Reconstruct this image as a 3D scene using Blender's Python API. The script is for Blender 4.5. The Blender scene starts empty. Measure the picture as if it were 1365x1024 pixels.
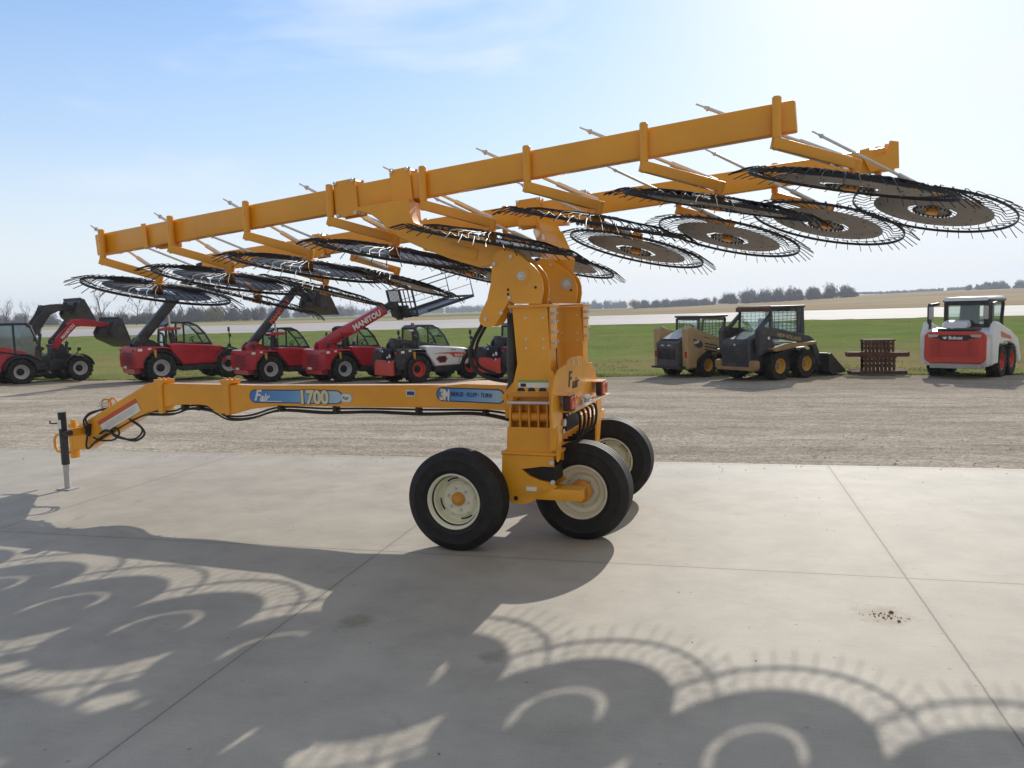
import bpy, bmesh, math, random
from mathutils import Vector, Matrix
from mathutils import noise as mnoise
random.seed(7)
S = bpy.context.scene
COL = S.collection
PI = math.pi
R_ = math.radians

# ------------------------------------------------------------------ camera
cam_d = bpy.data.cameras.new('camera')
cam = bpy.data.objects.new('camera', cam_d)
COL.objects.link(cam)
pitch, roll = R_(5.36), R_(1.6)
CF = Vector((0, math.cos(pitch), -math.sin(pitch)))
CU0 = Vector((0, math.sin(pitch), math.cos(pitch)))
CR = Vector((1, 0, 0)) * math.cos(roll) - CU0 * math.sin(roll)
CU = CU0 * math.cos(roll) + Vector((1, 0, 0)) * math.sin(roll)
cam.matrix_world = Matrix(((CR.x, CU.x, -CF.x, 0), (CR.y, CU.y, -CF.y, 0), (CR.z, CU.z, -CF.z, 1.87), (0, 0, 0, 1)))
cam_d.sensor_width = 36
cam_d.lens = 1060 / 1365 * 36
cam_d.clip_start = 0.05
cam_d.clip_end = 9000
S.camera = cam

# ------------------------------------------------------------------ light
SUN_AZ, SUN_EL = R_(24.5), R_(27.7)
SKY_STRENGTH, SUN_STRENGTH = 0.15, 3.4
sd = Vector((math.sin(SUN_AZ) * math.cos(SUN_EL), math.cos(SUN_AZ) * math.cos(SUN_EL), math.sin(SUN_EL)))
sun_d = bpy.data.lights.new('sun', 'SUN')
sun_d.energy = SUN_STRENGTH
sun_d.angle = R_(0.5)
sun_d.color = (1.0, 0.955, 0.88)
sun = bpy.data.objects.new('sun', sun_d)
sun.rotation_euler = sd.to_track_quat('Z', 'Y').to_euler()
sun.location = (5, 15, 20)
COL.objects.link(sun)

W = bpy.data.worlds.new('World')
S.world = W
W.use_nodes = True
nt = W.node_tree
nt.nodes.clear()


def nn(tree, typ, **kw):
    n = tree.nodes.new(typ)
    for k, v in kw.items():
        if k.startswith('i_'):
            key = k[2:]
            key = int(key) if key.isdigit() else key.replace('_', ' ')
            n.inputs[key].default_value = v
        else:
            setattr(n, k, v)
    return n


def ramp(tree, fac, stops):
    r = tree.nodes.new('ShaderNodeValToRGB')
    els = r.color_ramp.elements
    while len(els) < len(stops):
        els.new(0.5)
    for e, (p, c) in zip(els, stops):
        e.position = p
        e.color = (c, c, c, 1) if isinstance(c, (int, float)) else (*c, 1)
    tree.links.new(fac, r.inputs[0])
    return r.outputs[0]


def mix(tree, fac, a, b, mode='MIX'):
    m = tree.nodes.new('ShaderNodeMix')
    m.data_type = 'RGBA'
    m.blend_type = mode
    for sock, v in ((m.inputs[0], fac), (m.inputs[6], a), (m.inputs[7], b)):
        if isinstance(v, bpy.types.NodeSocket):
            tree.links.new(v, sock)
        elif isinstance(v, (int, float)):
            sock.default_value = v
        else:
            sock.default_value = (*v, 1)
    return m.outputs[2]


def math_(tree, op, a, b=None, clamp=False):
    m = tree.nodes.new('ShaderNodeMath')
    m.operation = op
    m.use_clamp = clamp
    for i, v in enumerate((a, b)):
        if v is None:
            continue
        if isinstance(v, bpy.types.NodeSocket):
            tree.links.new(v, m.inputs[i])
        else:
            m.inputs[i].default_value = v
    return m.outputs[0]


sky = nn(nt, 'ShaderNodeTexSky', sky_type='NISHITA')
sky.sun_disc = False
sky.sun_elevation = SUN_EL
sky.sun_rotation = SUN_AZ
sky.altitude = 0
sky.air_density = 1.0
sky.dust_density = 0.5
sky.ozone_density = 2.0
tc = nn(nt, 'ShaderNodeTexCoord')
mp = nn(nt, 'ShaderNodeMapping')
mp.inputs['Scale'].default_value = (1.4, 1.4, 5.5)
mp.inputs['Rotation'].default_value = (0.25, 0.1, 0.5)
nt.links.new(tc.outputs['Generated'], mp.inputs['Vector'])
cn = nn(nt, 'ShaderNodeTexNoise', i_Scale=2.3, i_Detail=7.0, i_Roughness=0.55, i_Distortion=0.35)
nt.links.new(mp.outputs[0], cn.inputs['Vector'])
sxyz = nn(nt, 'ShaderNodeSeparateXYZ')
nt.links.new(tc.outputs['Generated'], sxyz.inputs[0])
cfac = ramp(nt, math_(nt, 'ADD', cn.outputs['Fac'], math_(nt, 'MULTIPLY', sxyz.outputs['X'], 0.16)), [(0.49, 0.0), (0.70, 1.0)])
# thin cloud thickens towards the east side of the sky
emap = nn(nt, 'ShaderNodeMapRange')
emap.inputs['From Min'].default_value = -0.35
emap.inputs['From Max'].default_value = 0.65
emap.inputs['To Min'].default_value = 0.35
emap.inputs['To Max'].default_value = 0.95
nt.links.new(sxyz.outputs['X'], emap.inputs['Value'])
cf2 = math_(nt, 'MULTIPLY', cfac, emap.outputs[0], True)
# hazy air: the bright sky round the sun is softened, the blue kept
lum = nn(nt, 'ShaderNodeRGBToBW')
nt.links.new(sky.outputs[0], lum.inputs[0])
soft = math_(nt, 'DIVIDE', 1.0, math_(nt, 'ADD', math_(nt, 'MULTIPLY', lum.outputs[0], 0.092), 0.86))
near = math_(nt, 'MULTIPLY', math_(nt, 'SUBTRACT', lum.outputs[0], 4.0), 0.09, True)
tcol = mix(nt, near, (0.68, 0.88, 1.05), (1.0, 0.97, 0.95))
tint = mix(nt, 1.0, sky.outputs[0], tcol, 'MULTIPLY')
vm = nn(nt, 'ShaderNodeVectorMath', operation='SCALE')
nt.links.new(tint, vm.inputs[0])
nt.links.new(soft, vm.inputs[3])
skyc = mix(nt, cf2, vm.outputs[0], (5.1, 5.3, 5.5))
# white haze low over the horizon, and an added, unseen neutral layer behind the camera that evens the fill light
low = ramp(nt, sxyz.outputs['Z'], [(0.0, 0.95), (0.06, 0.85), (0.20, 0.35), (0.42, 0.0)])
skyc = mix(nt, low, skyc, (5.0, 5.25, 5.5))
back = nn(nt, 'ShaderNodeMapRange')
back.inputs['From Min'].default_value = 0.25
back.inputs['From Max'].default_value = -0.35
back.inputs['To Max'].default_value = 0.85
nt.links.new(sxyz.outputs['Y'], back.inputs['Value'])
skyc = mix(nt, back.outputs[0], skyc, (2.5, 2.4, 2.25))
bg = nn(nt, 'ShaderNodeBackground', i_Strength=SKY_STRENGTH)
nt.links.new(skyc, bg.inputs['Color'])
wo = nn(nt, 'ShaderNodeOutputWorld')
nt.links.new(bg.outputs[0], wo.inputs['Surface'])

S.view_settings.view_transform = 'Standard'
S.view_settings.look = 'None'
S.view_settings.exposure = 0.32
S.view_settings.gamma = 1
S.view_settings.use_curve_mapping = False
S.cycles.max_bounces = 8
S.cycles.transparent_max_bounces = 24
S.cycles.caustics_reflective = False
S.cycles.caustics_refractive = False
S.cycles.sample_clamp_indirect = 6


# ------------------------------------------------------------------ materials
def new_mat(name):
    m = bpy.data.materials.new(name)
    m.use_nodes = True
    t = m.node_tree
    return m, t, t.nodes['Principled BSDF']


def simple(name, col, rough=0.5, metal=0.0, var=0.12, scale=6.0, bump=0.0, dirt=None, coat=0.0, spec=0.5):
    """a paint / rubber / metal with faint blotches and an optional dusting of dirt"""
    m, t, b = new_mat(name)
    co = nn(t, 'ShaderNodeTexCoord')
    no = nn(t, 'ShaderNodeTexNoise', i_Scale=scale, i_Detail=5.0, i_Roughness=0.6)
    t.links.new(co.outputs['Object'], no.inputs['Vector'])
    v = ramp(t, no.outputs['Fac'], [(0.3, 1 - var), (0.7, 1 + var * 0.4)])
    c = mix(t, 1.0, col, v, 'MULTIPLY')
    if dirt:
        n2 = nn(t, 'ShaderNodeTexNoise', i_Scale=scale * 0.6, i_Detail=8.0, i_Roughness=0.7)
        t.links.new(co.outputs['Object'], n2.inputs['Vector'])
        d = ramp(t, n2.outputs['Fac'], [(0.45, 0.0), (0.75, dirt[1])])
        c = mix(t, d, c, dirt[0])
        rr = ramp(t, d, [(0.0, rough), (1.0, 0.9)])
        t.links.new(rr, b.inputs['Roughness'])
    else:
        rv = ramp(t, no.outputs['Fac'], [(0.3, max(0.02, rough - 0.06)), (0.7, min(1, rough + 0.08))])
        t.links.new(rv, b.inputs['Roughness'])
    t.links.new(c, b.inputs['Base Color'])
    b.inputs['Metallic'].default_value = metal
    b.inputs['Coat Weight'].default_value = coat
    b.inputs['Coat Roughness'].default_value = 0.15
    b.inputs['Specular IOR Level'].default_value = spec
    if bump:
        bp = nn(t, 'ShaderNodeBump', i_Strength=bump, i_Distance=0.004)
        t.links.new(no.outputs['Fac'], bp.inputs['Height'])
        t.links.new(bp.outputs[0], b.inputs['Normal'])
    return m


def glass(name, tint=(0.93, 0.975, 0.955), op=0.2):
    m, t, b = new_mat(name)
    tr = nn(t, 'ShaderNodeBsdfTransparent')
    tr.inputs[0].default_value = (*tint, 1)
    gl = nn(t, 'ShaderNodeBsdfGlossy', i_Roughness=0.03)
    gl.inputs['Color'].default_value = (0.75, 0.85, 0.9, 1)
    mx = nn(t, 'ShaderNodeMixShader')
    lw = nn(t, 'ShaderNodeLayerWeight', i_Blend=0.35)
    f = ramp(t, lw.outputs['Facing'], [(0.0, op * 0.4), (1.0, min(1, op * 2.0))])
    t.links.new(f, mx.inputs[0])
    t.links.new(tr.outputs[0], mx.inputs[1])
    t.links.new(gl.outputs[0], mx.inputs[2])
    t.links.new(mx.outputs[0], t.nodes['Material Output'].inputs[0])
    return m


DUST = (0.30, 0.25, 0.19)
M = {}
M['yellow'] = simple('amber_paint', (0.87, 0.38, 0.016), 0.34, var=0.10, scale=2.5, coat=0.28, spec=0.5, dirt=((0.42, 0.22, 0.05), 0.14))
M['yellow_worn'] = simple('amber_paint_handled', (0.76, 0.31, 0.018), 0.42, var=0.2, scale=9, dirt=(DUST, 0.35))
M['tyre'] = simple('tyre_rubber', (0.013, 0.0125, 0.013), 0.68, var=0.3, scale=12, bump=0.15, spec=0.45, dirt=((0.085, 0.075, 0.065), 0.28))
M['tyre_dusty'] = simple('dusty_tyre_rubber', (0.018, 0.017, 0.017), 0.8, var=0.3, scale=8, bump=0.2, spec=0.25, dirt=(DUST, 0.22))
M['cream'] = simple('cream_rim_paint', (0.86, 0.84, 0.66), 0.38, var=0.08, scale=9, dirt=((0.40, 0.34, 0.24), 0.14))
M['black_steel'] = simple('black_steel', (0.022, 0.022, 0.024), 0.5, metal=0.0, var=0.3, scale=14, spec=0.3)
M['black_paint'] = simple('black_paint', (0.022, 0.022, 0.024), 0.4, var=0.25, scale=5, dirt=(DUST, 0.2))
M['grey_disc'] = simple('grey_guard', (0.215, 0.20, 0.19), 0.55, var=0.18, scale=7, dirt=((0.13, 0.115, 0.10), 0.35))
M['zinc'] = simple('zinc_plating', (0.66, 0.67, 0.67), 0.35, metal=0.25, var=0.15, scale=18)
M['dark_hose'] = simple('hydraulic_rubber', (0.018, 0.017, 0.017), 0.5, var=0.2)
M['red'] = simple('red_paint', (0.46, 0.016, 0.026), 0.3, var=0.15, scale=3, coat=0.3, dirt=(DUST, 0.05))
M['orange_red'] = simple('orange_red_paint', (0.62, 0.052, 0.026), 0.42, var=0.15, scale=3, dirt=(DUST, 0.12))
M['white'] = simple('white_paint', (0.78, 0.79, 0.80), 0.35, var=0.06, scale=4, dirt=((0.45, 0.42, 0.37), 0.15))
M['light_grey'] = simple('light_grey_paint', (0.50, 0.50, 0.50), 0.45, var=0.15, scale=7, dirt=(DUST, 0.3))
M['dark_grey'] = simple('dark_grey_paint', (0.065, 0.065, 0.07), 0.5, var=0.2, scale=5, dirt=(DUST, 0.25))
M['tan'] = simple('tan_paint', (0.46, 0.32, 0.15), 0.45, var=0.12, scale=3, dirt=((0.2, 0.15, 0.09), 0.3))
M['nh_yellow'] = simple('worn_yellow_paint', (0.34, 0.20, 0.07), 0.6, var=0.2, scale=5, dirt=(DUST, 0.5))
M['rim_yellow'] = simple('yellow_rim_paint', (0.66, 0.36, 0.03), 0.5, var=0.2, scale=6, dirt=(DUST, 0.3))
M['navy_black'] = simple('faded_black_paint', (0.035, 0.035, 0.042), 0.5, var=0.3, scale=4, dirt=(DUST, 0.32))
M['bucket'] = simple('worn_bucket_steel', (0.055, 0.05, 0.048), 0.5, metal=0.3, var=0.3, scale=6, dirt=((0.2, 0.15, 0.1), 0.4))
M['rust'] = simple('rusty_steel', (0.125, 0.055, 0.036), 0.85, var=0.45, scale=9, bump=0.3, dirt=((0.17, 0.09, 0.05), 0.5))
M['glass'] = glass('tinted_cab_glass')
M['dark_glass'] = glass('dark_cab_glass', (0.50, 0.62, 0.62), 0.5)
M['red_lens'] = simple('red_lamp_lens', (0.55, 0.02, 0.03), 0.15, var=0.1, scale=40, coat=0.5)
M['amber_lens'] = simple('amber_lamp_lens', (0.85, 0.16, 0.01), 0.15, var=0.1, scale=40, coat=0.5)
M['white_decal'] = simple('white_decal', (0.80, 0.80, 0.76), 0.4, var=0.05)
M['red_decal'] = simple('red_decal', (0.62, 0.10, 0.05), 0.4, var=0.08)
M['green_decal'] = simple('green_decal', (0.30, 0.42, 0.10), 0.4, var=0.08)
M['black_decal'] = simple('black_decal', (0.015, 0.015, 0.02), 0.4, var=0.05)
M['pale_yellow_decal'] = simple('pale_yellow_decal', (0.75, 0.68, 0.40), 0.4, var=0.05)
M['navy_decal'] = simple('navy_decal', (0.03, 0.06, 0.16), 0.4, var=0.05)
M['seat'] = simple('seat_vinyl', (0.02, 0.02, 0.022), 0.6)
M['bark'] = simple('bark', (0.13, 0.10, 0.085), 0.9, var=0.3)
M['twig'] = simple('twigs', (0.16, 0.125, 0.11), 0.9, var=0.3)
M['clod'] = simple('dry_soil', (0.30, 0.225, 0.145), 0.95, var=0.4, scale=30, bump=0.5)


def blue_strip():
    m, t, b = new_mat('blue_fading_decal')
    co = nn(t, 'ShaderNodeTexCoord')
    sx = nn(t, 'ShaderNodeSeparateXYZ')
    t.links.new(co.outputs['Generated'], sx.inputs[0])
    c = ramp(t, sx.outputs['X'], [(0.0, (0.05, 0.19, 0.56)), (0.45, (0.13, 0.34, 0.70)), (1.0, (0.42, 0.62, 0.78))])
    t.links.new(c, b.inputs['Base Color'])
    b.inputs['Roughness'].default_value = 0.35
    return m


M['blue_decal'] = blue_strip()
NX, NY = math.sin(R_(14.4)), math.cos(R_(14.4))


def st(t):
    """nodes for the two yard directions: s runs away from the pad, t along its edge"""
    g = nn(t, 'ShaderNodeNewGeometry')
    mpn = nn(t, 'ShaderNodeMapping')
    mpn.inputs['Rotation'].default_value = (0, 0, R_(14.4))
    t.links.new(g.outputs['Position'], mpn.inputs['Vector'])
    sx = nn(t, 'ShaderNodeSeparateXYZ')
    t.links.new(mpn.outputs[0], sx.inputs[0])
    return mpn.outputs[0], sx.outputs['X'], sx.outputs['Y']


def noise_(t, vec, scale, detail=5.0, rough=0.55, dist=0.0):
    n = nn(t, 'ShaderNodeTexNoise', i_Scale=scale, i_Detail=detail, i_Roughness=rough, i_Distortion=dist)
    t.links.new(vec, n.inputs['Vector'])
    return n.outputs['Fac']


def scaled(t, vec, sc):
    m = nn(t, 'ShaderNodeMapping')
    m.inputs['Scale'].default_value = sc
    t.links.new(vec, m.inputs['Vector'])
    return m.outputs[0]


def concrete_mat():
    m, t, b = new_mat('broom_finished_concrete')
    v, tx, sy = st(t)
    big = noise_(t, v, 0.35, 4)
    mid = noise_(t, v, 2.2, 6, 0.65)
    fine = noise_(t, v, 90, 3, 0.7)
    broom = noise_(t, scaled(t, v, (1.2, 60, 1)), 3, 3, 0.6)
    c = ramp(t, big, [(0.3, (0.41, 0.363, 0.287)), (0.7, (0.495, 0.443, 0.357))])
    c = mix(t, 1.0, c, ramp(t, mid, [(0.28, 0.82), (0.62, 1.05)]), 'MULTIPLY')
    c = mix(t, 1.0, c, ramp(t, fine, [(0.3, 0.9), (0.7, 1.06)]), 'MULTIPLY')
    c = mix(t, 1.0, c, ramp(t, broom, [(0.35, 0.93), (0.65, 1.03)]), 'MULTIPLY')
    # oil and rust stains
    stn = noise_(t, v, 1.1, 6, 0.7, 0.4)
    c = mix(t, ramp(t, stn, [(0.62, 0.0), (0.76, 0.5)]), c, (0.20, 0.165, 0.115))
    spk = nn(t, 'ShaderNodeTexVoronoi', i_Scale=5.5)
    t.links.new(v, spk.inputs['Vector'])
    c = mix(t, ramp(t, spk.outputs['Distance'], [(0.03, 0.55), (0.075, 0.0)]), c, (0.17, 0.14, 0.11))
    # worn streaks left by tyres, and two spills
    arcn = noise_(t, scaled(t, v, (0.7, 0.16, 1)), 1.6, 7, 0.7, 1.5)
    c = mix(t, ramp(t, arcn, [(0.60, 0.0), (0.72, 0.30)]), c, (0.26, 0.225, 0.18))
    geo = nn(t, 'ShaderNodeNewGeometry')
    for (qx, qy, rad, col, amt) in ((2.17, 4.58, .20, (0.27, 0.205, 0.13), .75), (-1.01, 4.69, .13, (0.20, 0.17, 0.10), .6), (-.15, 4.15, .10, (0.2, 0.17, 0.12), .5), (-2.6, 3.9, .16, (0.21, 0.17, 0.13), .45)):
        dn = nn(t, 'ShaderNodeVectorMath', operation='DISTANCE')
        t.links.new(geo.outputs['Position'], dn.inputs[0])
        dn.inputs[1].default_value = (qx, qy, 0)
        k = math_(t, 'ADD', math_(t, 'DIVIDE', dn.outputs['Value'], rad), math_(t, 'MULTIPLY', math_(t, 'SUBTRACT', noise_(t, v, 9, 5, 0.7), 0.5), 2.6))
        c = mix(t, ramp(t, k, [(0.3, amt), (1.0, 0.0)]), c, col)
    # sawn joints every 3.8 m in both directions
    wob = math_(t, 'MULTIPLY', math_(t, 'SUBTRACT', noise_(t, v, 14, 4), 0.5), 0.012)

    def joint(coord, off, per):
        a = math_(t, 'ADD', math_(t, 'ADD', coord, wob), off)
        a = math_(t, 'MODULO', math_(t, 'ADD', a, per * 40), per)
        return math_(t, 'ABSOLUTE', math_(t, 'SUBTRACT', a, per / 2))
    j1 = joint(tx, -1.24 + 1.9, 3.8)
    j2 = joint(sy, -5.67 + 1.9, 3.8)
    j = math_(t, 'MINIMUM', j1, j2)
    edge = ramp(t, math_(t, 'MULTIPLY', j, 10.0), [(0.025, 1.0), (0.07, 0.0)])
    halo = ramp(t, math_(t, 'MULTIPLY', j, 10.0), [(0.0, 0.35), (0.6, 0.0)])
    c = mix(t, math_(t, 'MULTIPLY', halo, mid), c, (0.25, 0.21, 0.16))
    c = mix(t, math_(t, 'MULTIPLY', edge, 0.62), c, (0.12, 0.10, 0.08))
    t.links.new(c, b.inputs['Base Color'])
    b.inputs['Roughness'].default_value = 0.72
    b.inputs['Specular IOR Level'].default_value = 0.35
    h = math_(t, 'ADD', math_(t, 'MULTIPLY', fine, 0.35), math_(t, 'MULTIPLY', broom, 0.5))
    h = math_(t, 'SUBTRACT', h, math_(t, 'MULTIPLY', edge, 2.0))
    bp = nn(t, 'ShaderNodeBump', i_Strength=0.35, i_Distance=0.004)
    t.links.new(h, bp.inputs['Height'])
    t.links.new(bp.outputs[0], b.inputs['Normal'])
    return m


def gravel_mat():
    m, t, b = new_mat('crushed_gravel')
    v, tx, sy = st(t)
    big = noise_(t, scaled(t, v, (0.16, 0.8, 1)), 1.0, 5, 0.6)
    tracks = noise_(t, scaled(t, v, (0.22, 1.5, 1)), 1.0, 7, 0.72, 1.1)
    fine = noise_(t, v, 34, 4, 0.75)
    peb = nn(t, 'ShaderNodeTexVoronoi', i_Scale=26)
    t.links.new(v, peb.inputs['Vector'])
    c = ramp(t, big, [(0.3, (0.43, 0.365, 0.285)), (0.7, (0.58, 0.50, 0.40))])
    c = mix(t, 1.0, c, ramp(t, tracks, [(0.32, 0.74), (0.64, 1.10)]), 'MULTIPLY')
    c = mix(t, 1.0, c, ramp(t, fine, [(0.28, 0.70), (0.72, 1.15)]), 'MULTIPLY')
    pg = nn(t, 'ShaderNodeRGBToBW')
    t.links.new(peb.outputs['Color'], pg.inputs[0])
    c = mix(t, 1.0, c, ramp(t, pg.outputs[0], [(0.15, 0.78), (0.85, 1.2)]), 'MULTIPLY')
    lumps = noise_(t, scaled(t, v, (1.6, 2.2, 1)), 1.0, 6, 0.7, 0.6)
    c = mix(t, 1.0, c, ramp(t, lumps, [(0.30, 0.80), (0.66, 1.08)]), 'MULTIPLY')
    # darker soil toward the grass
    far = ramp(t, math_(t, 'MULTIPLY', math_(t, 'ADD', sy, math_(t, 'MULTIPLY', big, 5)), 0.04), [(0.86, 0.0), (1.06, 0.4)])
    c = mix(t, far, c, (0.25, 0.205, 0.15))
    t.links.new(c, b.inputs['Base Color'])
    b.inputs['Roughness'].default_value = 1.0
    b.inputs['Specular IOR Level'].default_value = 0.0
    h = math_(t, 'ADD', math_(t, 'MULTIPLY', fine, 0.5), math_(t, 'MULTIPLY', tracks, 2.2))
    bp = nn(t, 'ShaderNodeBump', i_Strength=0.75, i_Distance=0.05)
    t.links.new(h, bp.inputs['Height'])
    t.links.new(bp.outputs[0], b.inputs['Normal'])
    return m


def grass_mat():
    m, t, b = new_mat('spring_grass')
    v, tx, sy = st(t)
    big = noise_(t, scaled(t, v, (0.09, 0.30, 1)), 1.0, 5, 0.6, 0.4)
    mid = noise_(t, scaled(t, v, (0.5, 1.2, 1)), 1.0, 6, 0.7)
    fine = noise_(t, scaled(t, v, (9, 16, 9)), 1.0, 4, 0.75)
    c = ramp(t, mid, [(0.3, (0.15, 0.225, 0.055)), (0.7, (0.26, 0.335, 0.095))])
    dry = ramp(t, big, [(0.34, 0.1), (0.58, 1.0)])
    band = ramp(t, math_(t, 'MULTIPLY', sy, 0.02), [(0.50, 0.0), (0.58, 0.75), (0.70, 0.75), (0.80, 0.0)])
    c = mix(t, math_(t, 'MULTIPLY', dry, math_(t, 'ADD', band, 0.28), True), c, (0.33, 0.265, 0.125))
    c = mix(t, 1.0, c, ramp(t, fine, [(0.28, 0.62), (0.72, 1.2)]), 'MULTIPLY')
    t.links.new(c, b.inputs['Base Color'])
    b.inputs['Roughness'].default_value = 1.0
    b.inputs['Specular IOR Level'].default_value = 0.0
    bp = nn(t, 'ShaderNodeBump', i_Strength=0.8, i_Distance=0.12)
    t.links.new(fine, bp.inputs['Height'])
    t.links.new(bp.outputs[0], b.inputs['Normal'])
    return m


def road_mat():
    m, t, b = new_mat('highway_concrete')
    v, tx, sy = st(t)
    n1 = noise_(t, scaled(t, v, (0.03, 0.35, 1)), 1.0, 4)
    n2 = noise_(t, v, 1.3, 5)
    c = ramp(t, n1, [(0.35, (0.36, 0.32, 0.285)), (0.65, (0.44, 0.40, 0.36))])
    c = mix(t, 1.0, c, ramp(t, n2, [(0.3, 0.92), (0.7, 1.04)]), 'MULTIPLY')
    t.links.new(c, b.inputs['Base Color'])
    b.inputs['Roughness'].default_value = 0.8
    return m


def field_mat():
    m, t, b = new_mat('stubble_field')
    v, tx, sy = st(t)
    big = noise_(t, scaled(t, v, (0.004, 0.02, 1)), 1.0, 4)
    mid = noise_(t, scaled(t, v, (0.05, 0.35, 1)), 1.0, 5, 0.65)
    c = ramp(t, big, [(0.35, (0.37, 0.285, 0.18)), (0.65, (0.46, 0.365, 0.24))])
    c = mix(t, 1.0, c, ramp(t, mid, [(0.3, 0.82), (0.7, 1.1)]), 'MULTIPLY')
    verge = ramp(t, math_(t, 'MULTIPLY', math_(t, 'ADD', sy, math_(t, 'MULTIPLY', mid, 8)), 0.01), [(0.93, 1.0), (1.07, 0.0)])
    c = mix(t, math_(t, 'MULTIPLY', verge, 0.85), c, (0.16, 0.20, 0.07))
    strip = ramp(t, math_(t, 'MULTIPLY', math_(t, 'ADD', sy, math_(t, 'MULTIPLY', big, 60)), 0.001), [(0.19, 0.0), (0.21, 0.8), (0.36, 0.8), (0.45, 0.3)])
    west = ramp(t, math_(t, 'MULTIPLY', tx, -0.002), [(0.02, 0.0), (0.12, 1.0)])
    c = mix(t, math_(t, 'MULTIPLY', strip, west), c, (0.13, 0.19, 0.06))
    t.links.new(c, b.inputs['Base Color'])
    b.inputs['Roughness'].default_value = 1.0
    b.inputs['Specular IOR Level'].default_value = 0.0
    return m


M['concrete'] = concrete_mat()
M['gravel'] = gravel_mat()
M['grass'] = grass_mat()
M['road'] = road_mat()
M['field'] = field_mat()


def blade_mat():
    m, t, b = new_mat('grass_blades')
    oi = nn(t, 'ShaderNodeNewGeometry')
    c = ramp(t, oi.outputs['Random Per Island'], [(0.0, (0.13, 0.21, 0.04)), (0.7, (0.22, 0.31, 0.075)), (1.0, (0.33, 0.28, 0.13))])
    t.links.new(c, b.inputs['Base Color'])
    b.inputs['Roughness'].default_value = 0.9
    b.inputs['Specular IOR Level'].default_value = 0.0
    b.inputs['Subsurface Weight'].default_value = 0.0
    b.inputs['Transmission Weight'].default_value = 0.0
    return m


M['blades'] = blade_mat()


def wood_mat(name, c0, c1):
    m, t, b = new_mat(name)
    g = nn(t, 'ShaderNodeNewGeometry')
    c = ramp(t, g.outputs['Random Per Island'], [(0.0, c0), (1.0, c1)])
    t.links.new(c, b.inputs['Base Color'])
    b.inputs['Roughness'].default_value = 0.95
    b.inputs['Specular IOR Level'].default_value = 0.1
    return m


M['wood_grey'] = wood_mat('bare_wood_mass', (0.14, 0.13, 0.13), (0.23, 0.21, 0.20))
M['wood_willow'] = wood_mat('budding_willow', (0.20, 0.18, 0.09), (0.30, 0.26, 0.13))


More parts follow.
